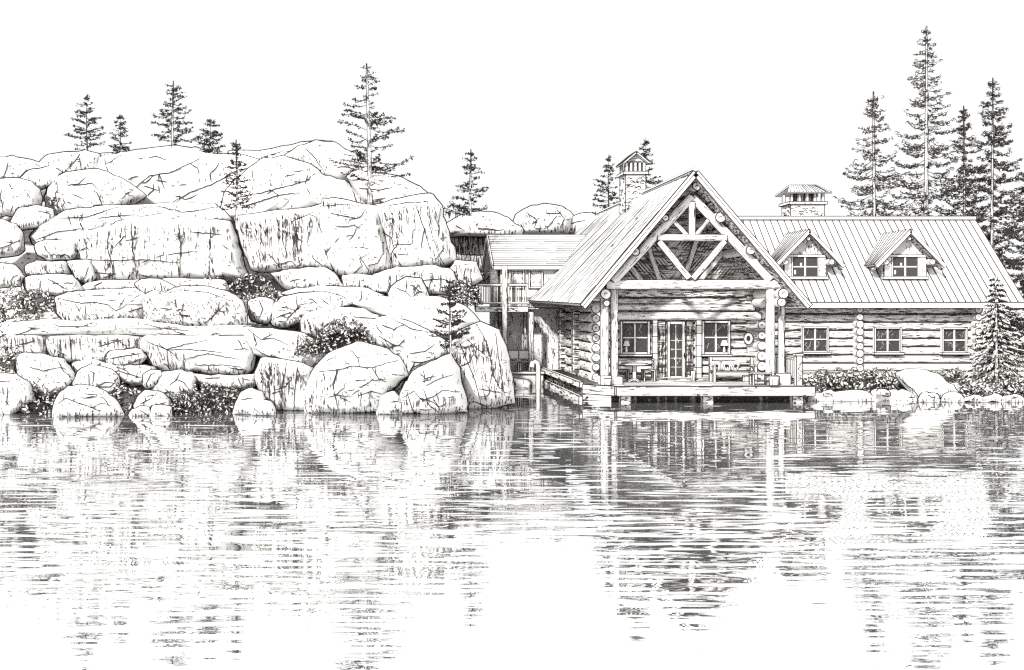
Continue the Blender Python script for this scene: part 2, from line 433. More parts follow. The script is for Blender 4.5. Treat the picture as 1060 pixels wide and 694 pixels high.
rk('boulder', 'big round boulder at the left edge below the skyline slab', 49, 1.6, [(-14,187),(0,186.5),(17,185),(32,190.5),(41,204),(36,212),(25,217),(14,221),(-14,223)], cracks=[[(8,186),(12,196),(16,192)]])
rk('rock_dome', 'long low granite hump left of the dark crevice under the big dome', 51, 2.4, [(49,203),(57,188),(72,179),(98,176),(120,184),(150,202),(120,216),(62,221),(52,212)], cracks=[[(65,205),(68,212)],[(75,192),(95,190),(104,198)]])
rk('boulder', 'egg shaped pale boulder over the dark crevice at upper left', 47, 1, [(12,231),(20,218.5),(37.5,213.5),(52,218),(53,227),(32,235),(18,237)], rim=.9)
rk('boulder', 'tall boulder cut by the left edge below the egg shaped one', 46, 1.3, [(-14,228),(4,229),(14,233),(21,243),(22,257),(12,263),(-14,266)])
rk('flat_rock', 'long tapering slab lying on top of the left cliff', 47, 2.0, [(33,242),(40,233),(55,226),(70,219),(101,215),(164,211),(219,211),(238,228),(205,232),(170,231),(127,232),(100,240),(60,248),(37,251)], cracks=[[(56,226),(90,225),(120,215),(164,214)],[(164,214),(190,220),(222,215)],[(100,226),(140,222)],[(38,248),(60,240),(90,236)]], rim=0)
rk('cliff', 'left granite cliff face with dark streaks under the long slab', 45.2, 1.6, [(60,247),(75,241),(115,235.7),(127,229.5),(170,228),(205,229),(236,230),(244,250),(250,270),(256,287),(230,289),(187,291),(140,292),(92,295),(79,284),(72,262)],
   cracks=[[(113,236),(111,255),(116,275),(117,292)],[(136,229),(137,255),(142,291)],[(184,230),(187,255),(186,290)],[(80,268),(115,270),(150,269),(187,272)],[(90,256),(78,262)],[(95,282),(120,284)]],
   drip=[([(80,243),(115,238),(127,231),(187,230)],.55,34),([(187,230),(236,232)],.40,24),([(218,231),(216,280)],.25,26),([(115,262),(187,262)],.3,22)],
   hatch=[([(80,255),(115,245),(113,290),(90,292)],85,7,5),([(180,232),(190,232),(190,288),(182,288)],88,2.6,6),([(110,236),(116,236),(120,290),(112,290)],88,2.2,6),([(134,230),(140,230),(146,290),(138,290)],88,2.6,5),([(212,250),(222,250),(222,288),(210,288)],88,4,5)], box=.32, stip=120, k=.3)
rk('cliff', 'central granite cliff block right of the dark cleft', 45, 1.7, [(246,225.6),(290,219),(331,214),(334,206.5),(352,207),(370,212),(388,215),(394,236),(400,258),(404,278),(382,284),(361,288),(345,283),(329,278),(300,279),(266,278),(256,262),(249,240)],
   cracks=[[(331,214),(350,212),(370,213)],[(304,216),(307,245),(309,270)],[(362,288),(375,275),(372,268),(382,262)],[(285,222),(290,240)]],
   drip=[([(250,228),(300,221),(331,217)],.8,38),([(334,208),(385,216)],.30,16),([(388,218),(400,262)],.4,10),([(272,225),(312,222)],.5,60)],
   hatch=[([(250,230),(268,228),(276,276),(262,272)],75,2.4,8),([(300,222),(312,220),(312,274),(304,274)],87,2.8,6),([(334,208),(366,211),(362,218),(334,214)],85,2.2,4),([(268,228),(300,222),(300,270),(280,272)],80,7,6)], box=.32, stip=130, k=.3)
rk('cliff', 'right granite cliff block that falls away towards the lodge', 45.6, 1.8, [(388,215),(409,208.5),(443,201),(454,214),(460,235),(466,253),(472,270),(460,274),(444,277),(410,278),(404,268),(396,240)],
   cracks=[[(391,215),(420,210),(446,209)],[(396,240),(405,246),(408,258)],[(430,212),(440,240),(446,262)],[(404,264),(412,252),(409,240)]],
   drip=[([(392,219),(446,208)],.7,22),([(446,212),(466,258)],.3,12)], hatch=[([(394,218),(412,214),(424,245),(404,246)],68,3,8),([(436,215),(452,215),(466,262),(450,268)],76,4,8),([(400,248),(412,250),(410,276),(404,276)],85,2,4)], box=.36, stip=70, k=.3)
rk('boulder', 'squat boulder tucked under the left end of the long slab', 44.6, .9, [(38,254),(50,249),(78,251),(77,262),(70,268),(50,267),(42,262)], hatch=[([(50,262),(76,254),(72,267),(54,267)],-50,2.2,5)], rim=.9)
rk('boulder', 'dark hatched oval boulder wedged in the crevice left of the cliff', 44, .8, [(28,276),(40,271),(66,272),(70,282),(50,284),(31,282)], hatch=[([(34,273),(64,273),(66,281),(36,281)],80,2,5)], rim=1)
rk('boulder', 'rounded boulder cut by the left edge beside the dark bush', 43, 1, [(-14,273),(0,273.5),(12,275),(22,285),(17,294),(-14,297)])
rk('flat_rock', 'pale low slab below the left cliff, above the long pitted block', 43, 1, [(26,288),(45,285),(72,286),(84,299),(70,305),(58,304),(29,300)])
rk('boulder', 'small cube of rock under the left end of the cliff', 44, .8, [(72,272),(90,270),(96,284),(92,294),(80,288)], rim=.9)
rk('boulder', 'small cobble wedged between cliff and the two big blocks', 43.2, .5, [(84,297),(90,294),(96,298),(95,303),(86,303)], rim=.9)
rk('flat_rock', 'thin flat ledge at the foot of the left cliff', 43.6, .8, [(92,293),(118,291),(150,290),(148,298),(120,300),(94,300)], rim=.6)
rk('boulder', 'striped cobble behind the pitted egg shaped block', 42.2, .6, [(143,294),(150,290),(162,290),(180,297),(179,304),(160,304),(147,301)], hatch=[([(150,291),(176,297),(172,303),(150,300)],70,2.2,6)], rim=.6)
rk('flat_rock', 'thin slab lying behind the pitted egg shaped block', 43, .8, [(163,291),(190,289),(230,291),(235,299),(216,301),(186,301)], rim=.2)
rk('boulder', 'long pitted granite block with a flat white top', 41, 1.1, [(59,309),(72,304),(92,301.5),(120,300),(138,299.5),(152,308),(151,318),(147,330),(115,334),(86,336.5),(70,332),(62,322)],
   cracks=[[(60,309),(84,314),(100,313),(112,316),(120,322),(132,315),(150,316)],[(88,316),(88,334)]], hatch=[([(60,312),(86,316),(86,334),(64,326)],75,3.0,5),([(90,318),(118,322),(148,318),(146,328),(92,334)],45,4,3)], box=.35, stip=60, rim=.6)
rk('boulder', 'largest pitted egg shaped block on the flat ledge', 40.6, 1.3, [(147,314),(152,307),(163,302),(175,303),(181.5,299),(200,297),(216,298),(234,303),(248,312),(253,322),(255,334),(248,338.5),(225,341),(196,341),(165,337),(149,332)],
   cracks=[[(181,300),(175,304),(163,302)],[(182,300),(215,303),(240,312)],[(190,315),(187,325),(190,335)]], hatch=[([(149,312),(178,306),(176,336),(150,330)],50,4.4,3),([(228,312),(250,316),(252,334),(232,337)],75,3.6,4),([(180,312),(228,312),(228,338),(180,338)],65,8,3)], box=.42, stip=150, rim=.7)
rk('flat_rock', 'wide flat white ledge with the two pitted blocks standing on it', 41, 2.2, [(-14,335),(20,334),(52,331),(78,333),(140,330),(200,338),(258,338),(262,345),(240,349),(196,348),(144,347),(60,346),(-14,345)], rim=0, cracks=[[(52,334),(60,338),(100,338)],[(150,336),(170,340),(195,342)]], box=.3)
rk('cliff', 'streaked front of the flat ledge at the left edge', 40, 1, [(-14,346),(0,345.5),(22,346),(47,346.5),(48,364),(30,366),(17,368),(-14,368)], drip=[([(0,347),(47,348)],.8,16)], box=.28, k=.3)
rk('cliff', 'streaked front of the flat ledge above the small tilted slab', 39.8, 1, [(47,347),(80,346),(115,346),(148,348),(149,360),(140,370),(112,374),(75,374),(58,368),(49,362)], cracks=[[(72,348),(74,374)]], drip=[([(48,348),(146,349)],.6,14)], hatch=[([(52,352),(70,352),(70,370),(56,366)],88,4,4),([(130,350),(147,350),(146,364),(132,364)],85,3,4)], box=.28, k=.3)
rk('cliff', 'wide fractured block at the right end of the flat ledge', 39.3, 1.2, [(147,350),(161,347),(200,348),(248,349),(256,356),(262,367),(259,380),(251,388),(228,386),(202,384.5),(184,384),(170,380),(158,375.5),(148,364)],
   cracks=[[(149,352),(172,362),(190,357),(215,352)],[(172,362),(175,382)],[(190,366),(191,384)],[(191,372),(215,366),(235,370),(248,372)],[(200,378),(230,378),(250,380)],[(245,350),(252,362)],[(176,362),(200,362),(230,365)]], hatch=[([(150,352),(170,362),(172,378),(152,366)],80,2.4,7),([(178,366),(190,366),(190,383),(178,382)],85,3,5)], box=.35, k=.3, stip=30)
rk('boulder', 'small tilted flat stone leaning on the ledge front', 38.6, .5, [(111,371),(116,365),(130,363),(144,362),(149,369),(143,375),(125,378),(113,377)], cracks=[[(113,372),(125,369),(146,366)]], hatch=[([(114,372),(145,368),(143,374),(118,377)],75,2.5,4)], rim=.6)
rk('boulder', 'big pale boulder leaning right below the ledge near the left edge', 38.2, 1.2, [(17,369),(30,366),(43,367),(62,372.5),(72,382),(77,391),(70,402),(50,409),(30,409),(19,393)], cracks=[[(60,373),(66,385),(75,391)],[(30,380),(45,384),(62,380)]])
rk('boulder', 'pale boulder cut by the left edge at the waterline', 36.8, 1, [(-14,390),(0,388.5),(14,388),(30,399),(34,412),(16,424),(10,431),(-14,431)], hatch=[([(-8,400),(10,404),(10,426),(-8,426)],80,4,5)])
rk('boulder', 'broad low boulder in the middle of the lower left pile', 38, 1.1, [(76,397),(86,383),(96.5,378.5),(112,383),(121,390),(123,400),(115,408),(95,405)], cracks=[[(98,400),(108,396),(119,397)],[(92,384),(100,388)]])
rk('flat_rock', 'pale sloping slab behind the lower left pile, beside the tilted stone', 39, .9, [(76,377),(95,372),(112,377),(140,378),(158,380),(164,390),(150,398),(125,394),(110,385),(92,384),(80,392)], rim=.3)
rk('boulder', 'egg shaped cobble standing on end in the lower left pile', 37.6, .5, [(149,396),(150,389),(156,384),(163,384),(164,389),(160,397),(153,400)], rim=.8, cracks=[[(152,396),(156,388),(161,386)]])
rk('boulder', 'rounded boulder right of the egg shaped cobble', 38, 1, [(156,407),(163,391),(172,386),(184,384),(197,387),(202,394),(199,407),(179,414),(164,412)], cracks=[[(180,392),(190,396),(196,404)]])
rk('flat_rock', 'cracked flat slab above the lower bushes, right of the rounded boulder', 38.3, 1, [(199,388),(225,389),(248,390),(265,387.5),(266,396),(251,402),(225,400),(207,398)], cracks=[[(246,391),(250,400)],[(212,392),(228,391)]])
rk('boulder', 'smooth white dome shaped boulder at the waterline, lower left', 36, 1.1, [(56,431),(59,417),(64,408),(73,401),(86,399.5),(98,402),(110,408),(120,416),(127,431)], cracks=[[(60,418),(68,412),(80,417),(95,422),(105,417),(116,420)]], hatch=[([(62,412),(68,410),(66,424),(60,424)],70,3,4)], rim=.3)
rk('boulder', 'rounded shore boulder behind two small stones', 36.6, .8, [(140,420),(146,410),(152,406),(161,406),(170,411),(176,420),(175,430),(143,430)], cracks=[[(145,418),(158,412)],[(160,420),(172,416)]])
rk('boulder', 'small flat stone at the waterline, left of its twin', 35.7, .4, [(134,430),(138,424),(145,421),(152,423),(156,430)], rim=.3)
rk('boulder', 'small round stone at the waterline touching the bush', 35.7, .4, [(156.5,430),(160,422),(167,419.5),(174,423),(177,430)], rim=.3)
rk('boulder', 'shore boulder between the reeds and the fluted rock', 36.4, .7, [(243,428),(247,415),(252,406),(261,402),(270,408),(276,420),(275,429)], cracks=[[(249,414),(262,412)]])
rk('boulder', 'low stone at the waterline against the fluted rock', 35.9, .5, [(262,428),(266,418),(274,415),(281,419),(284,429)], rim=.4)
# right half of the outcrop
rk('boulder', 'smooth arched boulder under the central cliff', 43.7, 1, [(283,284),(300,279.5),(323,277.5),(335,279),(345,285),(357,297),(335,299),(318,298.5),(298,297)], hatch=[([(285,284),(300,281),(302,293),(288,290)],85,3,5)])
rk('boulder', 'cobble filling the joint between arched boulder and long loaf boulder', 43.9, .6, [(357,287),(372,284),(384,287),(386,297),(370,298),(358,296)], rim=1)
rk('boulder', 'long loaf shaped boulder under the right cliff', 43.7, 1.1, [(384,293),(390,284.5),(413,278),(444,276),(464.6,280),(474,295),(464,304),(440,303),(415,304),(387,300)], drip=[([(386,290),(412,281),(440,280),(466,284)],.4,16)])
rk('boulder', 'faceted diamond shaped boulder sitting on the bare white slope', 42, .9, [(404,309),(407,298),(421,287.5),(433,290),(442,305),(433,312),(415.6,313)], cracks=[[(409,298),(420,302),(426,308)],[(421,288),(420,302)],[(426,308),(433,302),(440,304)],[(426,308),(424,312)]], hatch=[([(422,291),(432,292),(439,304),(428,304)],75,3.2,4)], box=.3, k=.05, line=1.0)
rk('boulder', 'rounded block at the right foot of the right cliff', 45, 1, [(466,279),(474.6,270),(490.5,273),(497,288),(485,294),(472,292)], drip=[([(468,276),(492,276)],.4,9)])
rk('flat_rock', 'low smooth slab above the dashed block', 42.8, 1, [(294,305),(305,300),(330,297),(375,298.5),(398,308),(385,313),(364,317),(345,315),(315,312)], cracks=[[(330,303),(350,305),(362,314)]], rim=.2)
rk('boulder', 'block marked with rows of short dashes', 41.8, 1, [(282,330),(285,316),(294,308),(330,303),(350,307),(362,316),(345,322),(325,326),(300,337),(286,336)], hatch=[([(288,314),(325,308),(325,326),(290,334)],0,3.2,4),([(325,308),(345,310),(350,318),(328,322)],35,4,5)])
rk('boulder', 'small rounded stone left of the dashed block', 42, .7, [(259,313),(268,309),(281,312),(283,322),(276,334),(262,330)], cracks=[[(268,310),(272,320),(268,330)]], rim=.8)
rk('flat_rock', 'wide bare white slope running down to the cove', 42.2, 2, [(366,316),(398,308),(430,307),(459,309),(480,318),(496,333),(478,345),(459,350),(438,343),(404,330),(385,325)], rim=0, stip=14, auto=0)
rk('flat_rock', 'tongue shaped slab behind the spreading bush', 41, 1.1, [(313,333),(320.5,324),(346,318),(375,320),(393,328),(392,337),(378,341),(350,343),(335,350),(315,344)], drip=[([(314,332),(336,340)],.8,10)], hatch=[([(315,332),(336,336),(330,348),(316,342)],75,2.6,6)], rim=.4)
rk('boulder', 'curved loaf of rock right of the spreading bush', 40.3, 1.2, [(378,341),(390,330),(404,328),(421,334),(440,343),(455,351),(438,358),(424,364),(416,374),(400,362),(386,354)], cracks=[[(392,348),(405,356),(418,360)],[(404,329),(425,340),(450,346)],[(395,336),(410,342)]], hatch=[([(384,346),(398,350),(414,366),(408,366)],65,2.6,6)], rim=.3)
rk('boulder', 'wedge of rock below the small leaning pine', 39.5, 1, [(414,384),(420,363),(438,353),(453,349),(464.6,357),(463,367),(440,381),(420,391)], cracks=[[(424,366),(440,364),(450,356)],[(425,382),(440,374),(455,370)]], hatch=[([(416,372),(424,366),(422,386),(416,386)],80,2.6,5)])
rk('flat_rock', 'large cracked slab left of the spreading bush', 39.7, 1.4, [(254,340),(283,341),(312,346),(335,360),(344,367),(333,375),(322,382),(294,374),(262,365),(253,352)], cracks=[[(258,342),(270,352),(282,350),(300,358)],[(262,360),(275,368),(296,372)],[(310,348),(320,360),(333,366)],[(262,346),(266,358)]], rim=.2)
rk('cliff', 'tall fluted rock with vertical grooves at the waterline', 38, 1.2, [(265,394),(269,380),(275,371),(297.5,374),(322,382),(320,401),(321,426),(305,427),(286,426),(276,412)], cracks=[[(282,372),(278,395),(280,420)],[(297,375),(292,400),(290,426)],[(308,380),(305,404),(304,426)]], drip=[([(270,376),(320,384)],.95,42)], hatch=[([(268,382),(280,374),(280,412),(270,400)],80,2.5,7),([(280,374),(297,376),(292,424),(284,420)],86,4,8)], box=.36, k=.3)
rk('boulder', 'broad cracked boulder at the middle of the shore', 37.2, 1.6, [(318,427),(316,406),(326,384),(343,367),(369.5,355),(395,361),(413,372),(420,390),(405,399),(399,408),(392,428),(355,428)],
   cracks=[[(330,385),(350,383),(365,379),(385,381),(400,376),(412,373)],[(350,383),(345,400),(350,425)],[(385,381),(392,392),(400,396)],[(360,360),(370,370),(372,379)],[(370,410),(385,405),(395,408)],[(337,374),(350,368)]],
   drip=[([(320,410),(330,386),(350,384)],.4,24),([(352,404),(392,402)],.25,18)], hatch=[([(320,400),(340,388),(342,424),(322,424)],82,5,5)], box=.42, stip=90)
rk('boulder', 'small boulder wedged at the waterline between two big ones', 36.4, .7, [(391,428),(395,411),(407,406),(415,418),(415,428)], rim=.5)
rk('boulder', 'beehive shaped boulder at the waterline, seamed with cracks', 37, 1.5, [(413,428),(414,412),(422,396),(433,384),(450,373),(464.6,367),(473,384),(480,410),(483,425),(465,428),(447,429)],
   cracks=[[(416,412),(428,405),(437,415),(450,410),(458,404),(476,406)],[(433,385),(440,392),(452,389)],[(440,400),(455,392),(470,388)],[(448,412),(456,426)]], drip=[([(416,414),(476,408)],.5,14)], stip=60)
rk('boulder', 'large rock ending the point, fluted where it drops into the cove', 38.3, 1.2, [(466,359),(479,343),(497,334),(513.5,343),(522,359),(528,388),(530,415),(514,418),(499,423),(484,425),(478,400),(470,378)],
   cracks=[[(476,356),(484,375),(492,395),(498,420)],[(494,336),(504,355),(510,385),(506,402)],[(513,345),(516,370),(522,410)],[(484,352),(500,366),(506,372)]],
   drip=[([(470,366),(500,346),(520,362)],.75,40)], hatch=[([(486,370),(500,370),(510,412),(496,412)],80,4,9),([(508,380),(526,380),(528,412),(512,412)],88,2.6,9)], box=.45)
# behind, towards the lodge
rk('rock_dome', 'low rounded rock under the lone pine left of the lodge', 57, 1.6, [(455,240),(468,229),(490,221),(505,220),(522,226),(540,237),(532,244),(470,242)], cracks=[[(470,232),(480,238)]], rim=.3)
rk('cliff', 'dark hatched bluff behind the balcony', 58.5, 1.5, [(462,239),(495,237),(532,238),(540,268),(520,292),(495,292),(474,270),(466,252)], cracks=[[(470,263),(500,264),(530,260)],[(495,238),(496,262)]], drip=[([(464,240),(534,240)],1,22),([(472,264),(530,264)],.8,14)], hatch=[([(464,240),(502,240),(502,264),(470,262)],88,2.0,6)], box=.28, k=.3)
rk('rock_dome', 'rounded far rock above the side wing roof', 62, 2, [(530,236),(538,222),(552,215),(564,212.5),(582,216),(592,224),(588,240),(545,240)], cracks=[[(545,220),(556,228),(553,236)],[(575,215),(584,226),(580,236)]], hatch=[([(536,226),(548,220),(550,234),(540,236)],60,3,5)])
rk('rock_dome', 'low far rock between the side wing and the main roof', 63, 2, [(570,238),(585,228),(606,222),(632,225),(640,240),(600,246)], cracks=[[(590,232),(606,228)]])
rk('boulder', 'rough block standing in the cove below the balcony', 48.5, .9, [(529,409),(529,398),(533,393),(543,392.5),(547,398),(547,408),(540,411)], rim=1, hatch=[([(530,396),(538,394),(538,408),(530,408)],80,2.6,4)])
SH = 'rocks along the right shore'
rk('flat_rock', 'long low slab at the waterline next to the dock corner', 41.7, .8, [(838,415),(842,409),(866,406.5),(883,404.3),(898,406.5),(908,412),(909,415.5)], group=SH, rim=.1, stip=8, auto=0)
rk('flat_rock', 'middle low slab at the waterline, right of the longest one', 41.9, .7, [(903,413),(904,407),(912,404.3),(926,404.8),(931,409),(930,415.5),(908,415.5)], group=SH, rim=.1, stip=6, auto=0)
rk('flat_rock', 'small low slab against the big tilted slab', 41.8, .5, [(928,415.5),(930,407),(937,405),(945,408),(952,415.5)], group=SH, rim=.2)
rk('boulder', 'big white tilted slab sloping down to the water', 42, 1.0, [(929.5,388.5),(942,384),(956,383),(965,387),(980,397),(993,406.7),(998,415.5),(956,415.5),(945,406)], group=SH, rim=.1, stip=10, auto=0, cracks=[[(930,390),(938,398),(946,404),(953,414)],[(934,394),(940,402)]], k=.3)
rk('boulder', 'small rounded stone at the foot of the big tilted slab', 41, .5, [(952,415.5),(956,409),(961,406.5),(967,408),(972,415.5)], group=SH, rim=.4)
rk('boulder', 'low stone where the big tilted slab meets the dark shrubs', 41, .5, [(978,415.5),(980,409.5),(985,407),(993,408),(998,415.5)], group=SH, rim=.3)
for i, (u, v, w_, h_, t_) in enumerate([(1009,415.5,17,6,'left'),(1028,415.5,20,7,'middle'),(1049,415.5,22,6,'right')]):
    rk('boulder', '%s one of three small stones at the waterline below the fir' % t_, 41, .5, [(u-w_/2,v),(u-w_/3,v-h_*.7),(u,v-h_),(u+w_/3,v-h_*.7),(u+w_/2,v)], group=SH, rim=.3)
for lab, u, v, w_, h_ in (('small jagged stone on the long low slab, nearer the deck', 858, 409, 12, 5), ('small jagged stone on the middle low slab by the shrubs', 915, 408, 10, 5), ('little stone between the two low slabs at the waterline', 899, 414, 10, 6)):
    rk('boulder', lab, 41.2, .35, [(u-w_/2, v), (u-w_*.3, v-h_*.8), (u+w_*.1, v-h_), (u+w_*.4, v-h_*.5), (u+w_/2, v)], group=SH, rim=.8)
#@@PART3
# ------------------------------------------------------------ the log lodge
LW = .021                                         # half width of the dark seams
def gz(mb, p, q, r, m, grain=6, ring=.012, side=None, dark=.02):
    """a log from p to q with bark flecks on its outer side"""
    mb.cyl(p, q, r, m, n=12, ring=ring)
    p = Vector(p); q = Vector(q); L = (q-p).length
    t = (q-p)/L; out = Vector(side) if side else Vector((0, -1, 0)); up = out.cross(t).normalized()
    for _ in range(int(grain*L)):
        a = rnd.uniform(-.9, .9); l = rnd.uniform(.08, .45); s_ = rnd.uniform(0, max(.01, L-l))
        b = a+rnd.uniform(-.12, .12)
        pt = [p+t*(s_+l*k/2)+out*(r*math.cos(a+(b-a)*k/2)+.004)+up*(r*math.sin(a+(b-a)*k/2)) for k in range(3)]
        mb.stroke(pt, dark*rnd.uniform(.4, .75))
def logwall(name, parent, a, b, z0, z1, n, m='log', grain=(5, 5), out=(0, -1, 0), knots=True):
    """stacked logs between two plan points, dark chinking in the grooves"""
    mb = MB(); h = (z1-z0)/n; out = Vector(out)
    A = Vector((a[0], a[1], 0)); B = Vector((b[0], b[1], 0)); t = (B-A).normalized()
    for i in range(n):
        z = z0+h*(i+.5); r = h*.53
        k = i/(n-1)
        g = grain[0]*(1-k)+grain[1]*k  # more flecks on the upper logs, drawn as shade under the eaves
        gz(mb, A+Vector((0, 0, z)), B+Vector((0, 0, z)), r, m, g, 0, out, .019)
        if i:
            zz = z0+h*i; o = out*(r*.52); L = (B-A).length; s_ = 0
            while s_ < L:
                e = min(L, s_+rnd.uniform(.8, 2.6))
                mb.stroke([A+t*s_+o+Vector((0, 0, zz)), A+t*((s_+e)/2)+o+Vector((0, 0, zz+rnd.uniform(-.012, .012))), A+t*e+o+Vector((0, 0, zz))], .045, taper=False); s_ = e
    o = mb.build(name, parent, smooth=False)
    return o
lodge = empty('log_lodge', (11.5, 44, .5), 'big log lodge on the lake with a timber truss gable and a dormered wing', 'lodge')
DZ = .62; YF = 44.0                               # deck level, porch wall
XA, ZA, ZE = 11.5, 8.68, 3.70                     # main ridge and eaves
XL, XR, YR0, YR1 = 7.3, 15.74, 40.3, 59.0
S_ = (ZA-ZE)/(XA-XL)
def roofz(x): return ZA-abs(x-XA)*S_
# porch wall and side wall
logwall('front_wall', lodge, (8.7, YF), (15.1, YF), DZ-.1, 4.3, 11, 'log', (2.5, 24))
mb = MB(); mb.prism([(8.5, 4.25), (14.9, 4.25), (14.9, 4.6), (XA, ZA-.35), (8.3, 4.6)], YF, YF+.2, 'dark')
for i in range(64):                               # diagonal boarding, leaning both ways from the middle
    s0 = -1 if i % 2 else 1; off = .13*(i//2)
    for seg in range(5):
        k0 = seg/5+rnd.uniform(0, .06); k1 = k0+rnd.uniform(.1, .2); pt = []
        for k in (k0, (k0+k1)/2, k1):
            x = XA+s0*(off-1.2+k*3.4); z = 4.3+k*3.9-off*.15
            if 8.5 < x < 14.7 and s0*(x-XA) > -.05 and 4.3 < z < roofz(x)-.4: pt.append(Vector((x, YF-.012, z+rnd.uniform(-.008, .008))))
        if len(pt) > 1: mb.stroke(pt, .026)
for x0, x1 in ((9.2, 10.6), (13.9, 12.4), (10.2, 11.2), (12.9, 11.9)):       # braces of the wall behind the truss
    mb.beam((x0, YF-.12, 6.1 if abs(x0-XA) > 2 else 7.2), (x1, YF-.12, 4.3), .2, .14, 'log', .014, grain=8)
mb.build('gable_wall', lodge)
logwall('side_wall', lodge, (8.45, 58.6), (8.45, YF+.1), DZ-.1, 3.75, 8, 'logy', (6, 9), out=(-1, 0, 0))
for x, y, z0, z1, n, rr, fr in ((8.45, YF-.38, DZ-.05, 3.7, 8, .185, -1), (15.15, YF-.35, DZ-.05, 4.3, 9, .2, -1)):
    mb = MB()                                    # crossing log ends of the corner
    for i in range(n):
        z = z0+(z1-z0)*(i+.5)/n
        gz(mb, (x, y, z), (x, y+.6, z), rr*rnd.uniform(.8, 1.05), 'log', 3, .017)
        if x > 10: mb.cyl((x-.55, YF-.02, z-.2), (x+.3, YF-.02, z-.2), rr*.9, 'dark', ring=.015)
    mb.build('corner_log_ends', lodge)
for yy in (46.6, 50.2):                           # crossing saddles on the side wall
    mb = MB()
    for i in range(8):
        z = DZ-.1+3.2*(i+.5)/8+.2
        gz(mb, (8.0, yy, z), (8.8, yy, z), .19*rnd.uniform(.85, 1.05), 'logy', 4, .017)
        for _ in range(5):
            zz = z+rnd.uniform(-.15, .15); mb.line((8.05, yy-.19, zz), (8.45, yy-.19, zz+rnd.uniform(-.03, .03)), .015)
    mb.build('corner_log_ends', lodge)
# main roof
def slab(mb, p0, p1, p2, p3, th, m, ink=.02):
    """roof plane through four corners with thickness th below"""
    ps = [Vector(p) for p in (p0, p1, p2, p3)]; nrm = (ps[1]-ps[0]).cross(ps[3]-ps[0]).normalized()
    if nrm.z < 0: nrm = -nrm
    lo = [p-nrm*th for p in ps]
    mb.add(ps+lo, [(0, 1, 2, 3), (7, 6, 5, 4), (0, 4, 5, 1), (1, 5, 6, 2), (2, 6, 7, 3), (3, 7, 4, 0)], m)
    if ink:
        for i in range(4): mb.line(ps[i], ps[(i+1) % 4], ink); mb.line(lo[i], lo[(i+1) % 4], ink*.8)
    return nrm
def seams(mb, a0, a1, b0, b1, n, r, nrm, wob=0, brk=0, skip=0):
    """ribs from line a0-a1 (top) to line b0-b1 (eave)"""
    a0, a1, b0, b1 = map(Vector, (a0, a1, b0, b1))
    for i in range(1, n):
        t = (i+rnd.uniform(-wob, wob))/n; p = a0.lerp(a1, t)+nrm*.02; q = b0.lerp(b1, t)+nrm*.02
        s_ = rnd.uniform(0, skip)
        while s_ < 1:
            e = min(1, s_+(rnd.uniform(.15, .8) if brk else 1)); mb.stroke([p.lerp(q, s_), p.lerp(q, (s_+e)/2), p.lerp(q, e)], r, taper=bool(brk)); s_ = e+rnd.uniform(.01, .08)*brk
mr = MB()
BX, BZ = 6.35, 4.05                                # the long eave runs out a little towards the back
def lroof(s_, t_): 
    a = Vector((XA, YR0, ZA)).lerp(Vector((XA, YR1, ZA)), s_); b = Vector((XL, YR0, ZE)).lerp(Vector((BX, YR1, BZ)), s_); return a.lerp(b, t_)
NS, NT = 16, 8; dn = Vector((.12, 0, -.11)); vs_ = [lroof(i/NS, j/NT)+k*dn for k in (0, 1) for i in range(NS+1) for j in range(NT+1)]; W1 = (NS+1)*(NT+1)
fs_ = [(i*(NT+1)+j+k*W1, (i+1)*(NT+1)+j+k*W1, (i+1)*(NT+1)+j+1+k*W1, i*(NT+1)+j+1+k*W1) for k in (0, 1) for i in range(NS) for j in range(NT)]
fs_ += [(i*(NT+1)+NT, (i+1)*(NT+1)+NT, (i+1)*(NT+1)+NT+W1, i*(NT+1)+NT+W1) for i in range(NS)]+[(q_*(NT+1)+j, q_*(NT+1)+j+1, q_*(NT+1)+j+1+W1, q_*(NT+1)+j+W1) for q_ in (0, NS) for j in range(NT)]
mr.add(vs_, fs_, 'roof'); n1 = Vector((-S_, 0, 1)).normalized()
for a_, b_ in (((0, 0), (0, 1)), ((0, 1), (1, 1)), ((1, 0), (1, 1)), ((0, 0), (1, 0))): mr.line(lroof(*a_), lroof(*b_), .022)
mr.line(lroof(0, 1)+dn, lroof(1, 1)+dn, .018)
seams(mr, (XA, YR0, ZA), (XA, YR1, ZA), (XL, YR0, ZE), (BX, YR1, BZ), 40, .016, n1, .35, 1, .35)
n2 = slab(mr, (XA+.003, YR0, ZA), (XA+.003, YR1, ZA), (XR, YR1, ZE), (XR, YR0, ZE), .16, 'roof', .024)
mroof = mr.build('main_roof', lodge)
rc = MB(); rc.cyl((XA, YR0-.02, ZA+.02), (XA, YR1, ZA+.02), .07, 'roof', n=8); rc.line((XA-.07, YR0, ZA), (XA-.07, YR1, ZA), .02); rc.line((XA, YR0, ZA+.09), (XA, YR1, ZA+.09), .02); rc.build('ridge_cap', mroof)
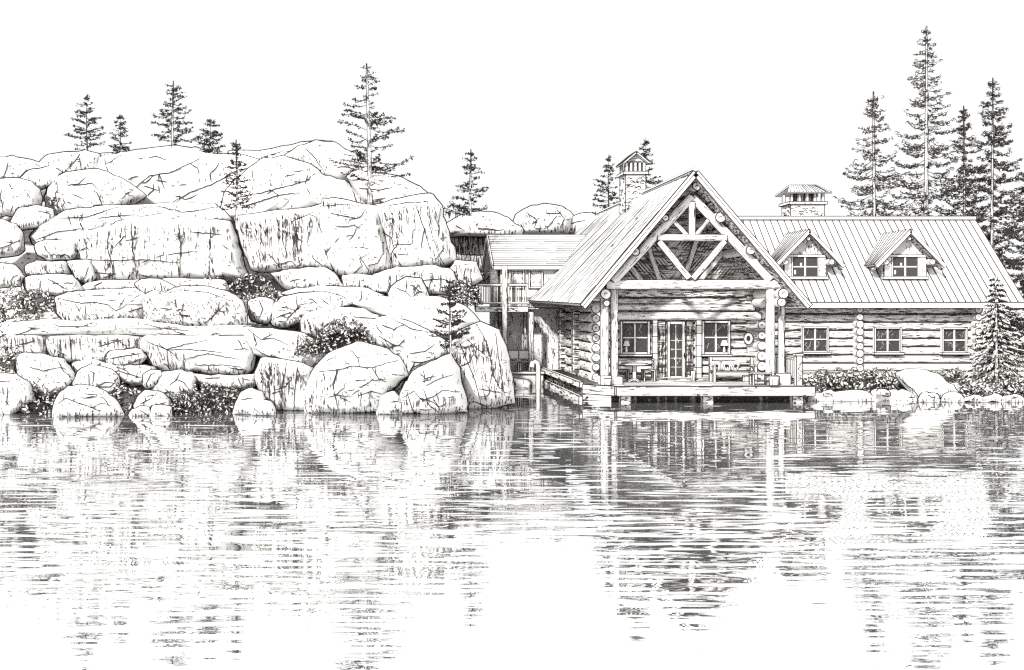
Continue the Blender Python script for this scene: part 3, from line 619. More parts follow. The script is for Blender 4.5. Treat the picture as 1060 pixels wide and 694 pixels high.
for sg in (-1, 1):                                # bargeboards, and a boarded soffit hatched dark as roof shade
    bb = MB(); xe = XL if sg < 0 else XR
    off = Vector((0, 0, -.16))
    a = Vector((XA, YR0-.05, ZA-.12)); b = Vector((xe, YR0-.05, ZE-.12))
    bb.beam(a, b, .24, .09, 'board', .02, up=(0, 1, 0)); bb.line(a+Vector((0, -.05, .02)), b+Vector((0, -.05, .02)), .016)
    bb.build('bargeboard', mroof)
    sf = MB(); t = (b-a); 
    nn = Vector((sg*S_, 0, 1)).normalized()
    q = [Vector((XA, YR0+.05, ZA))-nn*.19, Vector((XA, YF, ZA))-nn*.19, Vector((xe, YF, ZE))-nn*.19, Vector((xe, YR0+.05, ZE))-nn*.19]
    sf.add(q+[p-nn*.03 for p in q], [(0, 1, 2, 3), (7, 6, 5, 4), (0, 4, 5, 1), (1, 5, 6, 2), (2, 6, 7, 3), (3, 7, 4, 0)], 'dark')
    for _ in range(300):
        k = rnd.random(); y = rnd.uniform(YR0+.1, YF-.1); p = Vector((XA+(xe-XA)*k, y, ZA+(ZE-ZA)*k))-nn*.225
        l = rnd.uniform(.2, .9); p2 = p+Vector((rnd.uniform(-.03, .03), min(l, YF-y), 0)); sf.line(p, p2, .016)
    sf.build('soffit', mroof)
mb = MB()                                         # ragged eave edge of the left slope
y = YR0
while y < YR1-.9:
    l = rnd.uniform(.3, .8); mb.stroke([lroof((y-YR0)/(YR1-YR0), 1)+Vector((-.02, 0, -.12)), lroof((y+l/2-YR0)/(YR1-YR0), 1)+Vector((-.02, 0, -.2-rnd.uniform(0, .05))), lroof((y+l-YR0)/(YR1-YR0), 1)+Vector((-.02, 0, -.12))], .02); y += l
mb.build('eave_edge', mroof)
# truss: beam, rafters, collar, king post, braces, purlin ends
YT = 41.0
def tp(u, v, Y=YT): return P(u, v, Y)
def timber(name, a, b, r, grain=10, ring=.018, m='log', dark=.015):
    mb = MB(); a = Vector(a); b = Vector(b)
    gz(mb, a, b, r, m, grain, ring, dark=dark)
    t = (b-a).normalized(); e = t.cross(Vector((0, 1, 0))).normalized()
    for s_ in (-1, 1):
        o = e*(s_*r*.97)+Vector((0, -.04, 0)); L = 6
        mb.stroke([a.lerp(b, i/L)+o+e*(s_*rnd.uniform(-.01, .012)) for i in range(L+1)], LW, taper=False)
    return mb.build(name, lodge)
timber('tie_beam', tp(627, 295), tp(815, 294.5), .175, 9)
timber('rafter', tp(634, 292), tp(716, 204), .17, 7); timber('rafter', tp(716, 204, YT+.05), tp(797, 290), .17, 7)
timber('collar_beam', tp(680, 246, YT-.06), tp(752, 246.5, YT-.06), .125, 9)
timber('king_post', tp(716, 209, YT-.05), tp(716, 245), .13, 9, m='logv')
timber('brace', tp(682, 250, YT-.03), tp(713, 288, YT-.1), .12, 8); timber('brace', tp(750, 250, YT-.03), tp(717, 289, YT-.13), .12, 8)
timber('brace', tp(696, 228), tp(711, 244), .085, 8); timber('brace', tp(733, 228), tp(720, 244), .085, 8)
for u, v, r in ((721, 193, .16), (746, 225, .2), (777, 259, .18), (689, 226, .13), (658, 261, .16), (627, 304.5, .2), (811, 304, .2), (628, 314, .12), (809, 313, .17)):
    mb = MB(); p = P(u, v, 40.62); gz(mb, p, p+Vector((0, 2.8, 0)), r, 'log', 4, .024); mb.build('purlin_end', lodge)
for u, rr, Y in ((625.5, .16, 41.1), (635.5, .15, 41.5), (797, .165, 41.1), (808.5, .13, 41.8)):
    Yp = Y; x = (u-U0)*Yp/F
    timber('porch_post', (x, Yp, DZ), (x, Yp, 4.25), rr, 11, m='logv')
for u, Y, w_, h_ in ((626, 41.0, .2, .36), (636, 41.3, .26, .3), (799, 41.0, .2, .36), (808, 41.6, .3, .42)):
    mb = MB(); x = (u-U0)*Y/F; mb.box(x-w_, x+w_, Y-.25, Y+.25, DZ+.003, DZ+h_, 'board', .018); mb.build('post_base', lodge)
# windows and door
def window(parent, x0, x1, z0, z1, y, m='glass', muntin=True, sill=True, hatch=26, fw=.09):
    f = MB(); c = LW*.8
    f.box(x0-fw, x0, y-.08, y+.1, z0-fw, z1+fw, 'white', c); f.box(x1, x1+fw, y-.08, y+.1, z0-fw, z1+fw, 'white', c)
    f.box(x0, x1, y-.075, y+.1, z1, z1+fw, 'white', c); f.box(x0, x1, y-.075, y+.1, z0-fw, z0, 'white', c)
    if muntin:
        f.box((x0+x1)/2-.025, (x0+x1)/2+.025, y-.05, y+.03, z0, z1, 'white', 0); f.box(x0, x1, y-.047, y+.03, (z0+z1)/2-.022, (z0+z1)/2+.022, 'white', 0)
    w_ = f.build('window', parent)
    g = MB(); g.box(x0-.01, x1+.01, y+.02, y+.05, z0-.01, z1+.01, m)
    for _ in range(hatch):
        x = rnd.uniform(x0, x1-.1); z = rnd.uniform(z0, z1-.1); l = rnd.uniform(.08, .3)
        an = rnd.choice([.8, 1.3, 2.2]); q = (min(x1, max(x0, x+math.cos(an)*l)), y+.012, min(z1, z+math.sin(an)*l))
        g.line((x, y+.012, z), q, .009, 'glint' if rnd.random() < .55 else 'ink')
    g.build('pane', w_)
    if sill:
        s_ = MB(); s_.box(x0-fw*1.7, x1+fw*1.7, y-.2, y+.1, z0-fw-.08, z0-fw-.004, 'board', c); s_.build('sill', w_)
    return w_
def _w():pass
def win_px(u0, u1, v0, v1, Y, **k):
    a = P(u0, v1, Y); b = P(u1, v0, Y); return window(k.pop('parent', lodge), a.x, b.x, a.z, b.z, Y, **k)
YW = YF-.24
win_px(644, 670, 335, 364.5, YW, hatch=22); win_px(728.5, 753, 334.5, 364.5, YW, hatch=22)
d0 = P(690.5, 385.5, YW); d1 = P(708.5, 333, YW)
dm = MB(); fw = .11
dm.box(d0.x, d0.x+fw, YW-.06, YW+.08, DZ+.02, d1.z, 'white', .016); dm.box(d1.x-fw, d1.x, YW-.06, YW+.08, DZ+.02, d1.z, 'white', .016)
dm.box(d0.x+fw, d1.x-fw, YW-.055, YW+.08, d1.z-fw, d1.z, 'white', .013); dm.box(d0.x+fw, d1.x-fw, YW-.055, YW+.08, DZ+.02, DZ+.17, 'white', .013)
door = dm.build('door', lodge)
g = MB(); g.box(d0.x+fw-.01, d1.x-fw+.01, YW, YW+.03, DZ+.16, d1.z-fw+.01, 'glass')
xm = (d0.x+d1.x)/2; g.line((xm, YW-.01, DZ+.17), (xm, YW-.01, d1.z-fw), .016, 'end')
for i in range(1, 5): g.line((d0.x+fw, YW-.008, DZ+.17+i*.36), (d1.x-fw, YW-.008, DZ+.17+i*.36), .009, 'end')
for _ in range(12):
    x = rnd.uniform(d0.x+fw+.02, d1.x-fw-.06); z = rnd.uniform(DZ+.2, d1.z-.2); g.line((x, YW-.01, z), (x+rnd.uniform(-.04, .05), YW-.01, z+rnd.uniform(.03, .12)), .009, 'end')
g.build('pane', door)
h_ = MB(); h_.cyl((d1.x-.05, YW-.14, 1.55), (d1.x-.05, YW-.14, 1.72), .022, 'ink'); h_.cyl((d1.x-.05, YW-.14, 1.63), (d1.x-.05, YW-.05, 1.63), .018, 'ink'); h_.build('handle', door)
for u0, u1, mt in ((681, 688.5, 'dark'), (710.5, 717, 'dark')):
    a = P(u0, 387, YW); b = P(u1, 332, YW); mb = MB(); mb.box(a.x, b.x, YW-.02, YW+.15, DZ+.01, b.z, mt, .016)
    for _ in range(60):
        x = rnd.uniform(a.x+.02, b.x-.02); z = rnd.uniform(DZ+.05, b.z-.4); mb.line((x, YW-.03, z), (x+rnd.uniform(-.01, .01), YW-.03, z+rnd.uniform(.1, .4)), .013)
    mb.build('side_panel', lodge)
for u0, u1 in ((675, 680), (720, 725.5)):
    a = P(u0, 387, YW); b = P(u1, 331, YW); mb = MB(); zz = DZ+.01
    while zz < b.z-.1:
        e = min(b.z, zz+rnd.uniform(.2, .55)); mb.box(a.x, b.x, YW-.1-rnd.uniform(0, .03), YW+.1, zz, e-.006, 'log', .015); zz = e
    mb.build('door_post', lodge)
a = P(637, 331, YW); b = P(786, 323.5, YW); timber('header_log', (a.x, YW-.1, (a.z+b.z)/2), (b.x, YW-.1, (a.z+b.z)/2), .16, 8)
timber('header_log', (a.x, YW-.0, a.z+.49), (b.x-.2, YW-.0, a.z+.49), .13, 8)
mb = MB(); mb.box(9.3, 14.9, YF-.9, YF-.2, DZ+.002, DZ+.12, 'board', .018)
for _ in range(26):
    x = rnd.uniform(9.4, 13.6); mb.line((x, YF-.905, DZ+.06), (x+rnd.uniform(.2, .9), YF-.905, DZ+rnd.uniform(.04, .09)), .014)
mb.build('door_step', lodge)
# side porch walkway skirt belongs to the deck (below); main chimney
def chimney(parent, x0, x1, y0, y1, z0, z1, zc, gable, n=120):
    mb = MB(); mb.box(x0, x1, y0, y1, z0, z1, 'stone', .022)
    for _ in range(n):
        s_ = rnd.uniform(.05, .12); z = rnd.uniform(max(z0, z1-2.6), z1-.1)
        if rnd.random() < .7: x = rnd.uniform(x0+.05, x1-.1); c = Vector((x, y0-.012, z)); e = Vector((1, 0, 0))
        else: c = Vector((x0-.012, rnd.uniform(y0+.05, y1-.1), z)); e = Vector((0, 1, 0))
        mb.stroke([c+e*(s_*math.cos(t))+Vector((0, 0, s_*.6*math.sin(t))) for t in (0, .9, 1.8, 2.8, 3.8)], .019)
    mb.box(x0-.1, x1+.1, y0-.1, y1+.1, z1, z1+.12, 'stone', .02)
    o = mb.build('chimney', parent)
    c = MB(); zc0 = z1+.12; hx = (x1-x0)/2; xm = (x0+x1)/2; ze = zc0+(zc-zc0)*.5
    for x in [x0+.06+(x1-x0-.12)*i/4 for i in range(5)]:
        for y in (y0+.08, y1-.08): c.box(x-.06, x+.06, y-.06, y+.06, zc0+.001, ze, 'stone', .016)
    c.box(x0+.25, x1-.25, y0+.3, y1-.3, zc0+.001, ze, 'earth_and_shade')
    if gable:
        for sg in (-1, 1):
            nn = slab(c, (xm+sg*.002, y0-.2, zc), (xm+sg*.002, y1+.2, zc), (xm+sg*(hx+.14), y1+.2, ze-.05), (xm+sg*(hx+.14), y0-.2, ze-.05), .07, 'roof', .02)
            seams(c, (xm, y0-.2, zc), (xm, y1+.2, zc), (xm+sg*(hx+.14), y0-.2, ze-.05), (xm+sg*(hx+.14), y1+.2, ze-.05), 8, .017, nn)
        c.prism([(xm-hx+.02, ze-.04), (xm+hx-.02, ze-.04), (xm, zc-.12)], y0+.02, y0+.08, 'dark')
    else:
        ym = (y0+y1)/2
        nn = slab(c, (x0+.15, ym, zc), (x1-.15, ym, zc), (x1+.25, y0-.25, ze), (x0-.25, y0-.25, ze), .06, 'roof', .018)
        seams(c, (x0+.15, ym, zc), (x1-.15, ym, zc), (x0-.25, y0-.25, ze), (x1+.25, y0-.25, ze), 14, .018, nn, .2)
        slab(c, (x0+.15, ym+.004, zc), (x1-.15, ym+.004, zc), (x1+.25, y1+.25, ze), (x0-.25, y1+.25, ze), .06, 'roof', .018)
    c.build('chimney_cap', o)
    return o
chimney(lodge, 10.65, 11.55, 48.2, 49.4, 7.0, 9.5, 10.5, True)
# ---------------- the long wing
YE, ZWE, YRD, ZWR = 47.0, 3.80, 51.0, 7.72
XW0, XW1 = 14.2, 27.75
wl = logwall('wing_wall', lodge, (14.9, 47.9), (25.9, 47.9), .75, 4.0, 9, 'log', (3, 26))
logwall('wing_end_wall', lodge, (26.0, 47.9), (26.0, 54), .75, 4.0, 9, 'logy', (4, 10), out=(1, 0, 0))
for xx, nn_ in ((20.75, 10), (25.95, 10)):
    mb = MB()
    for i in range(nn_):
        z = .75+3.2*(i+.5)/nn_; gz(mb, (xx, 47.4, z), (xx, 48.3, z), .17*rnd.uniform(.85, 1.05), 'log', 4, .019)
    mb.build('corner_log_ends', lodge)
mb = MB(); mb.box(14.9, 26.1, 47.75, 48.0, .2, .76, 'board', .02)
for _ in range(26): x = rnd.uniform(15, 26); mb.line((x, 47.74, .25), (x, 47.74, .74), .014)
mb.build('foundation', lodge)
wr = MB()
n3 = slab(wr, (XW0, YRD, ZWR), (XW1, YRD, ZWR), (XW1, YE, ZWE), (XW0, YE, ZWE), .14, 'roof', .022)
seams(wr, (XW0, YRD, ZWR), (XW1, YRD, ZWR), (XW0, YE, ZWE), (XW1, YE, ZWE), 42, .025, n3, .04)
slab(wr, (XW0, YRD+.004, ZWR), (XW1, YRD+.004, ZWR), (XW1, 55.2, ZWE), (XW0, 55.2, ZWE), .14, 'roof', .022)
wroof = wr.build('wing_roof', lodge)
mb = MB(); mb.box(XW0, XW1+.02, YE-.08, YE-.003, ZWE-.26, ZWE-.02, 'board', .018); mb.line((XW0, YE-.09, ZWE-.12), (XW1, YE-.09, ZWE-.12), .012); mb.build('eave_board', wroof)
mb = MB(); mb.box(XW0, XW1, YRD-.1, YRD+.1, ZWR-.02, ZWR+.14, 'roof', .02); mb.build('ridge_cap', wroof)
for a, b in ((P(831.5, 340, 47.66), P(855.5, 363, 47.66)), (P(906, 340.5, 47.66), P(931, 363.5, 47.66)), (P(976, 341, 47.66), P(999, 363.5, 47.66))):
    window(lodge, a.x, b.x, b.z, a.z, 47.66, hatch=30, fw=.07)
chimney(lodge, P(818, 0, 51.2).x, P(853, 0, 51.2).x, 51.15, 52.3, 7.0, 8.45, 9.42, False, 90)
def dormer(uc, label):
    Yd = 48.0; s_ = Yd/F; xc = (uc-U0)*s_
    zb, za, ze, hw = 4.82, 7.02, 5.45, 1.52
    wh = .95
    mb = MB(); mb.prism([(xc-wh, zb), (xc+wh, zb), (xc+wh, 5.95), (xc, za-.25), (xc-wh, 5.95)], Yd+.02, Yd+.12, 'stone')
    for x in (-wh, wh): mb.prism([(Yd+.03, zb), (Yd+.03, 5.9), (Yd+1.2, 5.9)], xc+x-.04, xc+x+.04, 'stone', ax='x')
    for _ in range(190):
        x = rnd.uniform(-wh, wh); z = rnd.uniform(zb, za)
        if z < za-.35-abs(x)*1.1:
            hi = z > 6.0; mb.line((xc+x, Yd, z), (xc+x+rnd.uniform(-.04, .04), Yd, z+rnd.uniform(.05, .16 if hi else .07)), .013)
    mb.edges([(xc-wh, zb), (xc+wh, zb), (xc+wh, 5.9)], Yd, .018, close=False); mb.line((xc-wh, Yd, zb), (xc-wh, Yd, 5.9), .018)
    d_ = mb.build('dormer', lodge); PORG[d_.name] = PORG[lodge.name]
    w2 = MB(); x0, x1, z0, z1 = xc-.6, xc+.6, zb+.12, zb+.98; c_ = .015
    w2.box(x0-.32, x0, Yd-.05, Yd+.02, z0-.05, z1+.1, 'log', c_); w2.box(x1, x1+.32, Yd-.05, Yd+.02, z0-.05, z1+.1, 'log', c_)
    for x in (x0, x1-.06): w2.box(x, x+.06, Yd-.06, Yd+.02, z0, z1, 'white', c_)
    w2.box(x0-.35, x1+.35, Yd-.08, Yd+.02, z1, z1+.1, 'log', c_); w2.box(x0-.4, x1+.4, Yd-.12, Yd+.02, z0-.12, z0, 'board', c_)
    w2.box(xc-.03, xc+.03, Yd-.06, Yd+.0, z0, z1, 'white'); w2.box(x0, x1, Yd-.057, Yd+.0, (z0+z1)/2-.025, (z0+z1)/2+.025, 'white')
    for _ in range(14):
        x = rnd.choice([rnd.uniform(x0-.3, x0-.02), rnd.uniform(x1+.02, x1+.3)]); z = rnd.uniform(z0, z1); w2.line((x, Yd-.055, z), (x+.03, Yd-.055, z+.06), .014)
    w2.build('window', d_)
    g = MB(); g.box(x0+.05, x1-.05, Yd-.02, Yd+.01, z0, z1, 'glass')
    for k in range(2): g.box(x0+.12+k*.27, x0+.2+k*.27, Yd-.024, Yd-.02, z0+.1+(k % 2)*.3, z0+.28+(k % 2)*.32, 'end')
    g.build('pane', d_)
    r_ = MB(); yb = YE+(za-ZWE)/((ZWR-ZWE)/(YRD-YE)); ye = YE+(ze-ZWE)/((ZWR-ZWE)/(YRD-YE))
    for sg in (-1, 1):
        nn = slab(r_, (xc+sg*.002, Yd-.5, za), (xc+sg*.002, yb, za), (xc+sg*hw, ye, ze), (xc+sg*hw, Yd-.5, ze), .1, 'roof', .021)
        seams(r_, (xc, Yd-.5, za), (xc, yb, za), (xc+sg*hw, Yd-.5, ze), (xc+sg*hw, ye, ze), 9, .02, nn, .1)
        r_.beam((xc, Yd-.55, za-.1), (xc+sg*hw, Yd-.55, ze-.1), .15, .07, 'board', .016)
        q = [Vector((xc, Yd-.45, za-.22)), Vector((xc, Yd, za-.22)), Vector((xc+sg*hw, Yd, ze-.22)), Vector((xc+sg*hw, Yd-.45, ze-.22))]
        r_.add(q+[p-Vector((0, 0, .02)) for p in q], [(0, 1, 2, 3), (7, 6, 5, 4), (0, 3, 7, 4), (1, 5, 6, 2)], 'dark')
    r_.build('dormer_roof', d_)
    for x, z, rr in ((0, za-.42, .09), (-1.02, ze+.12, .13), (1.02, ze+.12, .13)):
        e_ = MB(); gz(e_, (xc+x, Yd-.42, z), (xc+x, Yd+.4, z), rr, 'log', 2, .018); e_.build('purlin_end', d_)
dormer(833, ''); dormer(936.5, '')
# ---------------- small side wing with its balcony
XS0, XS1, YS = 5.05, 9.9, 51.42
sw = MB()
sw.box(5.4, 8.5, YS, YS+.15, 3.55, 5.65, 'logv', .02); sw.box(5.35, 5.5, YS+.16, 56, 0.2, 5.6, 'dark', .02); sw.prism([(YS, 5.6), (55.9, 5.6), (54, 7.0)], 5.36, 5.5, 'dark', ax='x')
for _ in range(45): x = rnd.uniform(5.45, 8.4); z = rnd.uniform(3.6, 5.2); sw.line((x, YS-.01, z), (x+rnd.uniform(-.02, .02), YS-.01, z+rnd.uniform(.1, .4)), .014)
sw.build('side_wing_wall', lodge)
mb = MB(); mb.box(5.6, 8.5, YS+.6, YS+.7, 0.1, 3.5, 'stone')
for _ in range(260):
    x = rnd.uniform(5.65, 8.4); z = rnd.uniform(.3, 3.4); l = rnd.uniform(.1, .35); mb.line((x, YS+.59, z), (x+l*rnd.uniform(-.3, .3), YS+.59, z+l), .016, 'ink' if rnd.random() < .4 else 'rock')
mb.build('undercroft_wall', lodge)
mb = MB(); n4 = slab(mb, (XS0, 54, 7.2), (10.6, 54, 7.2), (9.3, 51.2, 5.55), (XS0, 51.2, 5.55), .14, 'shingle', .022)
for i in range(1, 17):                             # shingle courses, running along the roof
    t = i/17; a = Vector((XS0, 54, 7.2)).lerp(Vector((XS0, 51.2, 5.55)), t)+n4*.02; b = Vector((10.6, 54, 7.2)).lerp(Vector((9.3, 51.2, 5.55)), t)+n4*.02
    s_ = 0
    while s_ < 1:
        e = min(1, s_+rnd.uniform(.15, .6)*(1.2-s_*.5)); mb.stroke([a.lerp(b, s_), a.lerp(b, e)], .024); s_ = e+rnd.uniform(.0, .05)+.12*s_*rnd.random()
slab(mb, (XS0, 54.004, 7.2), (10.6, 54.004, 7.2), (9.3, 56.8, 5.55), (XS0, 56.8, 5.55), .14, 'shingle', .02)
swr = mb.build('side_wing_roof', lodge)
mb = MB(); mb.box(XS0, 9.25, 51.1, 51.19, 5.36, 5.53, 'board', .018); mb.build('eave_board', swr)
mb = MB(); mb.beam((XS0-.03, 51.15, 5.5), (XS0-.03, 54, 7.12), .2, .08, 'board', .02, up=(1, 0, 0)); mb.beam((XS0-.03, 56.8, 5.5), (XS0-.03, 54, 7.12), .2, .08, 'board', .02, up=(1, 0, 0)); mb.build('bargeboard', swr)
for u0, u1 in ((528.5, 541), (548.5, 560)):
    a = P(u0, 297, YS-.03); b = P(u1, 281, YS-.03); window(lodge, a.x, b.x, a.z, b.z, YS-.03, hatch=14, fw=.08, sill=False, muntin=False, m='sideglass')
bal = MB(); YB = 50.5
bal.box(4.2, 6.6, YB, YS-.01, 3.44, 3.6, 'board', .02); bal.box(4.15, 6.6, YB-.12, YB-.004, 3.36, 3.6, 'board', .02)
for _ in range(30): x = rnd.uniform(4.3, 6.2); bal.line((x, YB-.13, rnd.uniform(3.4, 3.56)), (x+rnd.uniform(.05, .3), YB-.13, rnd.uniform(3.4, 3.56)), .014)
balcony = bal.build('balcony', lodge)
rl = MB()
rl.cyl((4.2, YB, 4.62), (6.6, YB, 4.62), .05, 'log', n=6); rl.line((4.2, YB-.04, 4.68), (6.6, YB-.04, 4.68), .016); rl.line((4.2, YB-.04, 4.57), (6.6, YB-.04, 4.57), .016)
rl.cyl((4.2, YB, 3.78), (6.6, YB, 3.78), .035, 'log', n=6); rl.line((4.2, YB-.03, 3.74), (6.6, YB-.03, 3.74), .014)
for i in range(21):
    x = 4.3+i*.11; rl.cyl((x, YB, 3.78), (x+rnd.uniform(-.02, .02), YB, 4.6), .017, 'log' if i % 3 else 'ink', n=5); rl.line((x+.03, YB-.02, 3.8), (x+.03, YB-.02, 4.56), .012)
rl.cyl((4.2, YB, 4.62), (4.2, YS, 4.62), .05, 'log', n=6)
for i in range(10): rl.cyl((4.2, YB+.14*i, 3.6), (4.2, YB+.14*i, 4.6), .02, 'log' if i % 2 else 'ink', n=5)
rl.build('railing', balcony)
def vpost(name, parent, x, y, z0, z1, r, grain=8):
    mb = MB(); gz(mb, (x, y, z0), (x, y, z1), r, 'logv', grain, .014)
    for s_ in (-1, 1): mb.line((x+s_*r*.97, y-.03, z0), (x+s_*r*.97, y-.03, z1), .019)
    return mb.build(name, parent)
vpost('balcony_post', lodge, P(493.5, 0, YB).x+.0, YB-.05, 3.4, 4.75, .06); vpost('balcony_post', lodge, P(522, 0, YB).x, YB-.16, -.3, 5.5, .12)
vpost('balcony_post', lodge, P(549.5, 0, YB).x, YB-.1, -.3, 3.36, .12); vpost('balcony_post', lodge, P(515, 0, 51).x, 51.6, -.2, 3.4, .07); vpost('balcony_post', lodge, P(545, 0, 51).x, 51.6, -.2, 3.4, .06)
#@@PART4
# ------------------------------------------------------------ deck
deck = empty('deck', (12, 40, DZ), 'low plank deck on short pilings over the water in front of the lodge', 'deck')
FX0, FX1, YD = 8.5, 15.72, 40.0
plan = [(FX0, YD+.15), (FX1, YD+.15), (FX1, 43.9), (8.9, 43.9), (8.3, 43.9), (8.3, 51.5), (7.5, 51.5), (7.55, 41.2)]
mb = MB(); mb.prism(plan, DZ-.08, DZ, 'board', ax='z')
y = YD+.15
while y < 43.8:
    y += .55*rnd.uniform(.8, 1.25); x = rnd.uniform(8.0, 9.5)
    while x < 15.5:
        e = min(15.65, x+rnd.uniform(.6, 3.5)); mb.stroke([Vector((x, y, DZ+.012)), Vector(((x+e)/2, y, DZ+.014)), Vector((e, y, DZ+.012))], .009); x = e+rnd.uniform(.1, .9)
for yy in [41.5+.35*i for i in range(28)]: mb.line((7.55, yy, DZ+.01), (8.25, yy, DZ+.01), .013)
mb.build('deck_boards', deck)
def fascia(a, b, z0, z1, name='edge_beam', th=.14, m='board', grain=30, lines=2):
    mb = MB(); a = Vector((*a, (z0+z1)/2)); b = Vector((*b, (z0+z1)/2)); mb.beam(a, b, z1-z0, th, m, .022, up=(b-a).cross(Vector((0, 0, 1))).normalized())
    n_ = (b-a).cross(Vector((0, 0, 1))).normalized(); n_ = n_ if n_.y < 0 or (abs(n_.y) < .01 and n_.x < 0) else -n_
    L = (b-a).length; t = (b-a)/L
    for _ in range(grain):
        s_ = rnd.uniform(0, L-.1); l = rnd.uniform(.08, .6); z = rnd.uniform(-.42, .42)*(z1-z0); p = a+t*s_+n_*(th/2+.012)+Vector((0, 0, z))
        mb.stroke([p, p+t*min(l, L-s_)+Vector((0, 0, rnd.uniform(-.015, .015)))], .018)
    return mb.build(name, deck)
fascia((FX0, YD), (FX1+.1, YD), DZ-.33, DZ+.02, grain=46)
fascia((7.5, 41.15), (FX0-.02, YD+.02), DZ-.33, DZ+.02, grain=14)
fascia((7.42, 51.5), (7.42, 41.2), DZ-.12, DZ+.1, grain=30); fascia((7.4, 51.5), (7.4, 41.2), -.02, .18, grain=40)
fascia((FX1+.05, 40.1), (FX1+.05, 43.9), DZ-.33, DZ+.02, grain=10)
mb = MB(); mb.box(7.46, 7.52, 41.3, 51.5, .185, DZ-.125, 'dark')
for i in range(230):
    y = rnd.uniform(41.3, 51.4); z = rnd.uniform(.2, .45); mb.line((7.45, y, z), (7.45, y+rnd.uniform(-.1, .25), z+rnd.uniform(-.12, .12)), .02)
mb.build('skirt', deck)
for u, Y in ((648, 40.25), (733, 40.25), (826, 40.25), (605, 41.4), (583, 45.8)):
    mb = MB(); x = (u-U0)*Y/F; w_ = .2 if Y < 41 else .13
    mb.box(x-w_, x+w_, Y, Y+.3, -1.2, DZ-.335 if Y < 41 else .0, 'log', .02)
    for _ in range(10): zz = rnd.uniform(-.05, .28); xx = x+rnd.uniform(-w_, w_*.6); mb.line((xx, Y-.01, zz), (xx+.09, Y-.01, zz+rnd.uniform(-.04, .04)), .016)
    mb.build('piling', deck)
mb = MB(); mb.box(8.6, 15.6, 41.3, 41.4, -.6, DZ-.09, 'earth_and_shade'); mb.build('under_deck_shade', deck)  # dark panel added under the deck, its colour stands for the shade
# railing at the right end
mb = MB(); xr = 15.55
for z, r in ((DZ+.98, .05), (DZ+.2, .035)): mb.cyl((xr, 40.95, z), (xr, 43.8, z+.05), r, 'log', n=6); mb.line((xr-.05, 40.95, z+r), (xr-.05, 43.8, z+.05+r), .018)
for i in range(11):
    y = 41.1+i*.25; mb.box(xr-.03, xr+.03, y-.045, y+.045, DZ+.2, DZ+.97, 'log', .014)
rail = mb.build('railing', deck)
mb = MB(); mb.box(xr-.11, xr+.11, 40.75, 40.95, DZ+.001, DZ+1.12, 'log', .022); mb.box(xr-.15, xr+.15, 40.71, 40.99, DZ+1.12, DZ+1.2, 'board', .018)
for _ in range(8): z = rnd.uniform(DZ+.1, DZ+1); mb.line((xr+rnd.uniform(-.08, .08), 40.73, z), (xr+rnd.uniform(-.08, .08), 40.73, z+.12), .014)
mb.build('rail_post', rail)
# ------------------------------------------------------------ things on and around the deck
def at(u, Y, z): return ((u-U0)*Y/F, Y, z)
x0 = (734-U0)*42.9/F; x1 = (779-U0)*42.9/F; yb = 42.9
bench = empty('garden_bench', ((x0+x1)/2, yb, DZ), 'wooden garden bench with slatted back standing under the right porch window', 'bench')
for x in (x0+.05, x1-.05):
    for y, zt in ((yb-.5, .62), (yb, .98)):
        mb = MB(); mb.box(x-.05, x+.05, y-.05, y+.05, DZ+.001, DZ+zt, 'log', .018); mb.build('leg', bench)
    mb = MB(); mb.box(x-.06, x+.06, yb-.56, yb-.02, DZ+.621, DZ+.68, 'board', .016); mb.build('armrest', bench)
mb = MB()
for k in range(3): mb.box(x0, x1, yb-.52+k*.17, yb-.38+k*.17, DZ+.4, DZ+.44, 'board', .016)
mb.box(x0+.1, x1-.1, yb-.54, yb-.5, DZ+.3, DZ+.4, 'board', .014); mb.build('seat', bench)
mb = MB()
for z in (.86, .68, .54): mb.box(x0+.05, x1-.05, yb-.03, yb+.02, DZ+z, DZ+z+(.11 if z > .8 else .06), 'board', .016)
mb.build('backrest', bench)
def cushion(u, label, tilt, w_=.42):
    x = (u-U0)*42.6/F; mb = MB(); c = Vector((x, yb-.26, DZ+.63)); n = 14; ring = []
    for i in range(9):
        a = -90+180*i/8; ring.append((math.cos(R(a)), math.sin(R(a))))
    vs = []; fs = []
    for i, (cc, s_) in enumerate(ring):
        for j in range(n):
            t = 2*math.pi*j/n; px = math.copysign(abs(math.cos(t))**.5, math.cos(t))*w_/2*max(cc, .05)**.35; pz = math.copysign(abs(math.sin(t))**.5, math.sin(t))*.19*max(cc, .05)**.35
            vs.append(c+Vector((px*math.cos(tilt)-pz*math.sin(tilt), s_*.09, pz*math.cos(tilt)+px*math.sin(tilt))))
    for i in range(8):
        for j in range(n): fs.append((i*n+j, i*n+(j+1) % n, (i+1)*n+(j+1) % n, (i+1)*n+j))
    mb.add(vs, fs, 'cloth'); eq = vs[4*n:5*n]; mb.stroke(eq+eq[:1], .016, taper=False)
    for k in range(-2, 3):
        xx = k*w_*.17; mb.stroke([c+Vector((xx*math.cos(tilt)-zz*math.sin(tilt), -.1, zz*math.cos(tilt)+xx*math.sin(tilt))) for zz in (-.15, 0, .15)], .013)
    o = mb.build('cushion', origin=c-Vector((0, 0, .19))); tag(o, label, 'cushion', 'striped cushions on the bench')
cushion(741, 'striped cushion at the left end of the bench', -.08); cushion(752, 'striped cushion leaning beside the end one on the bench', -.28)
cushion(761, 'striped cushion nearest the middle of the bench', -.35, .34)
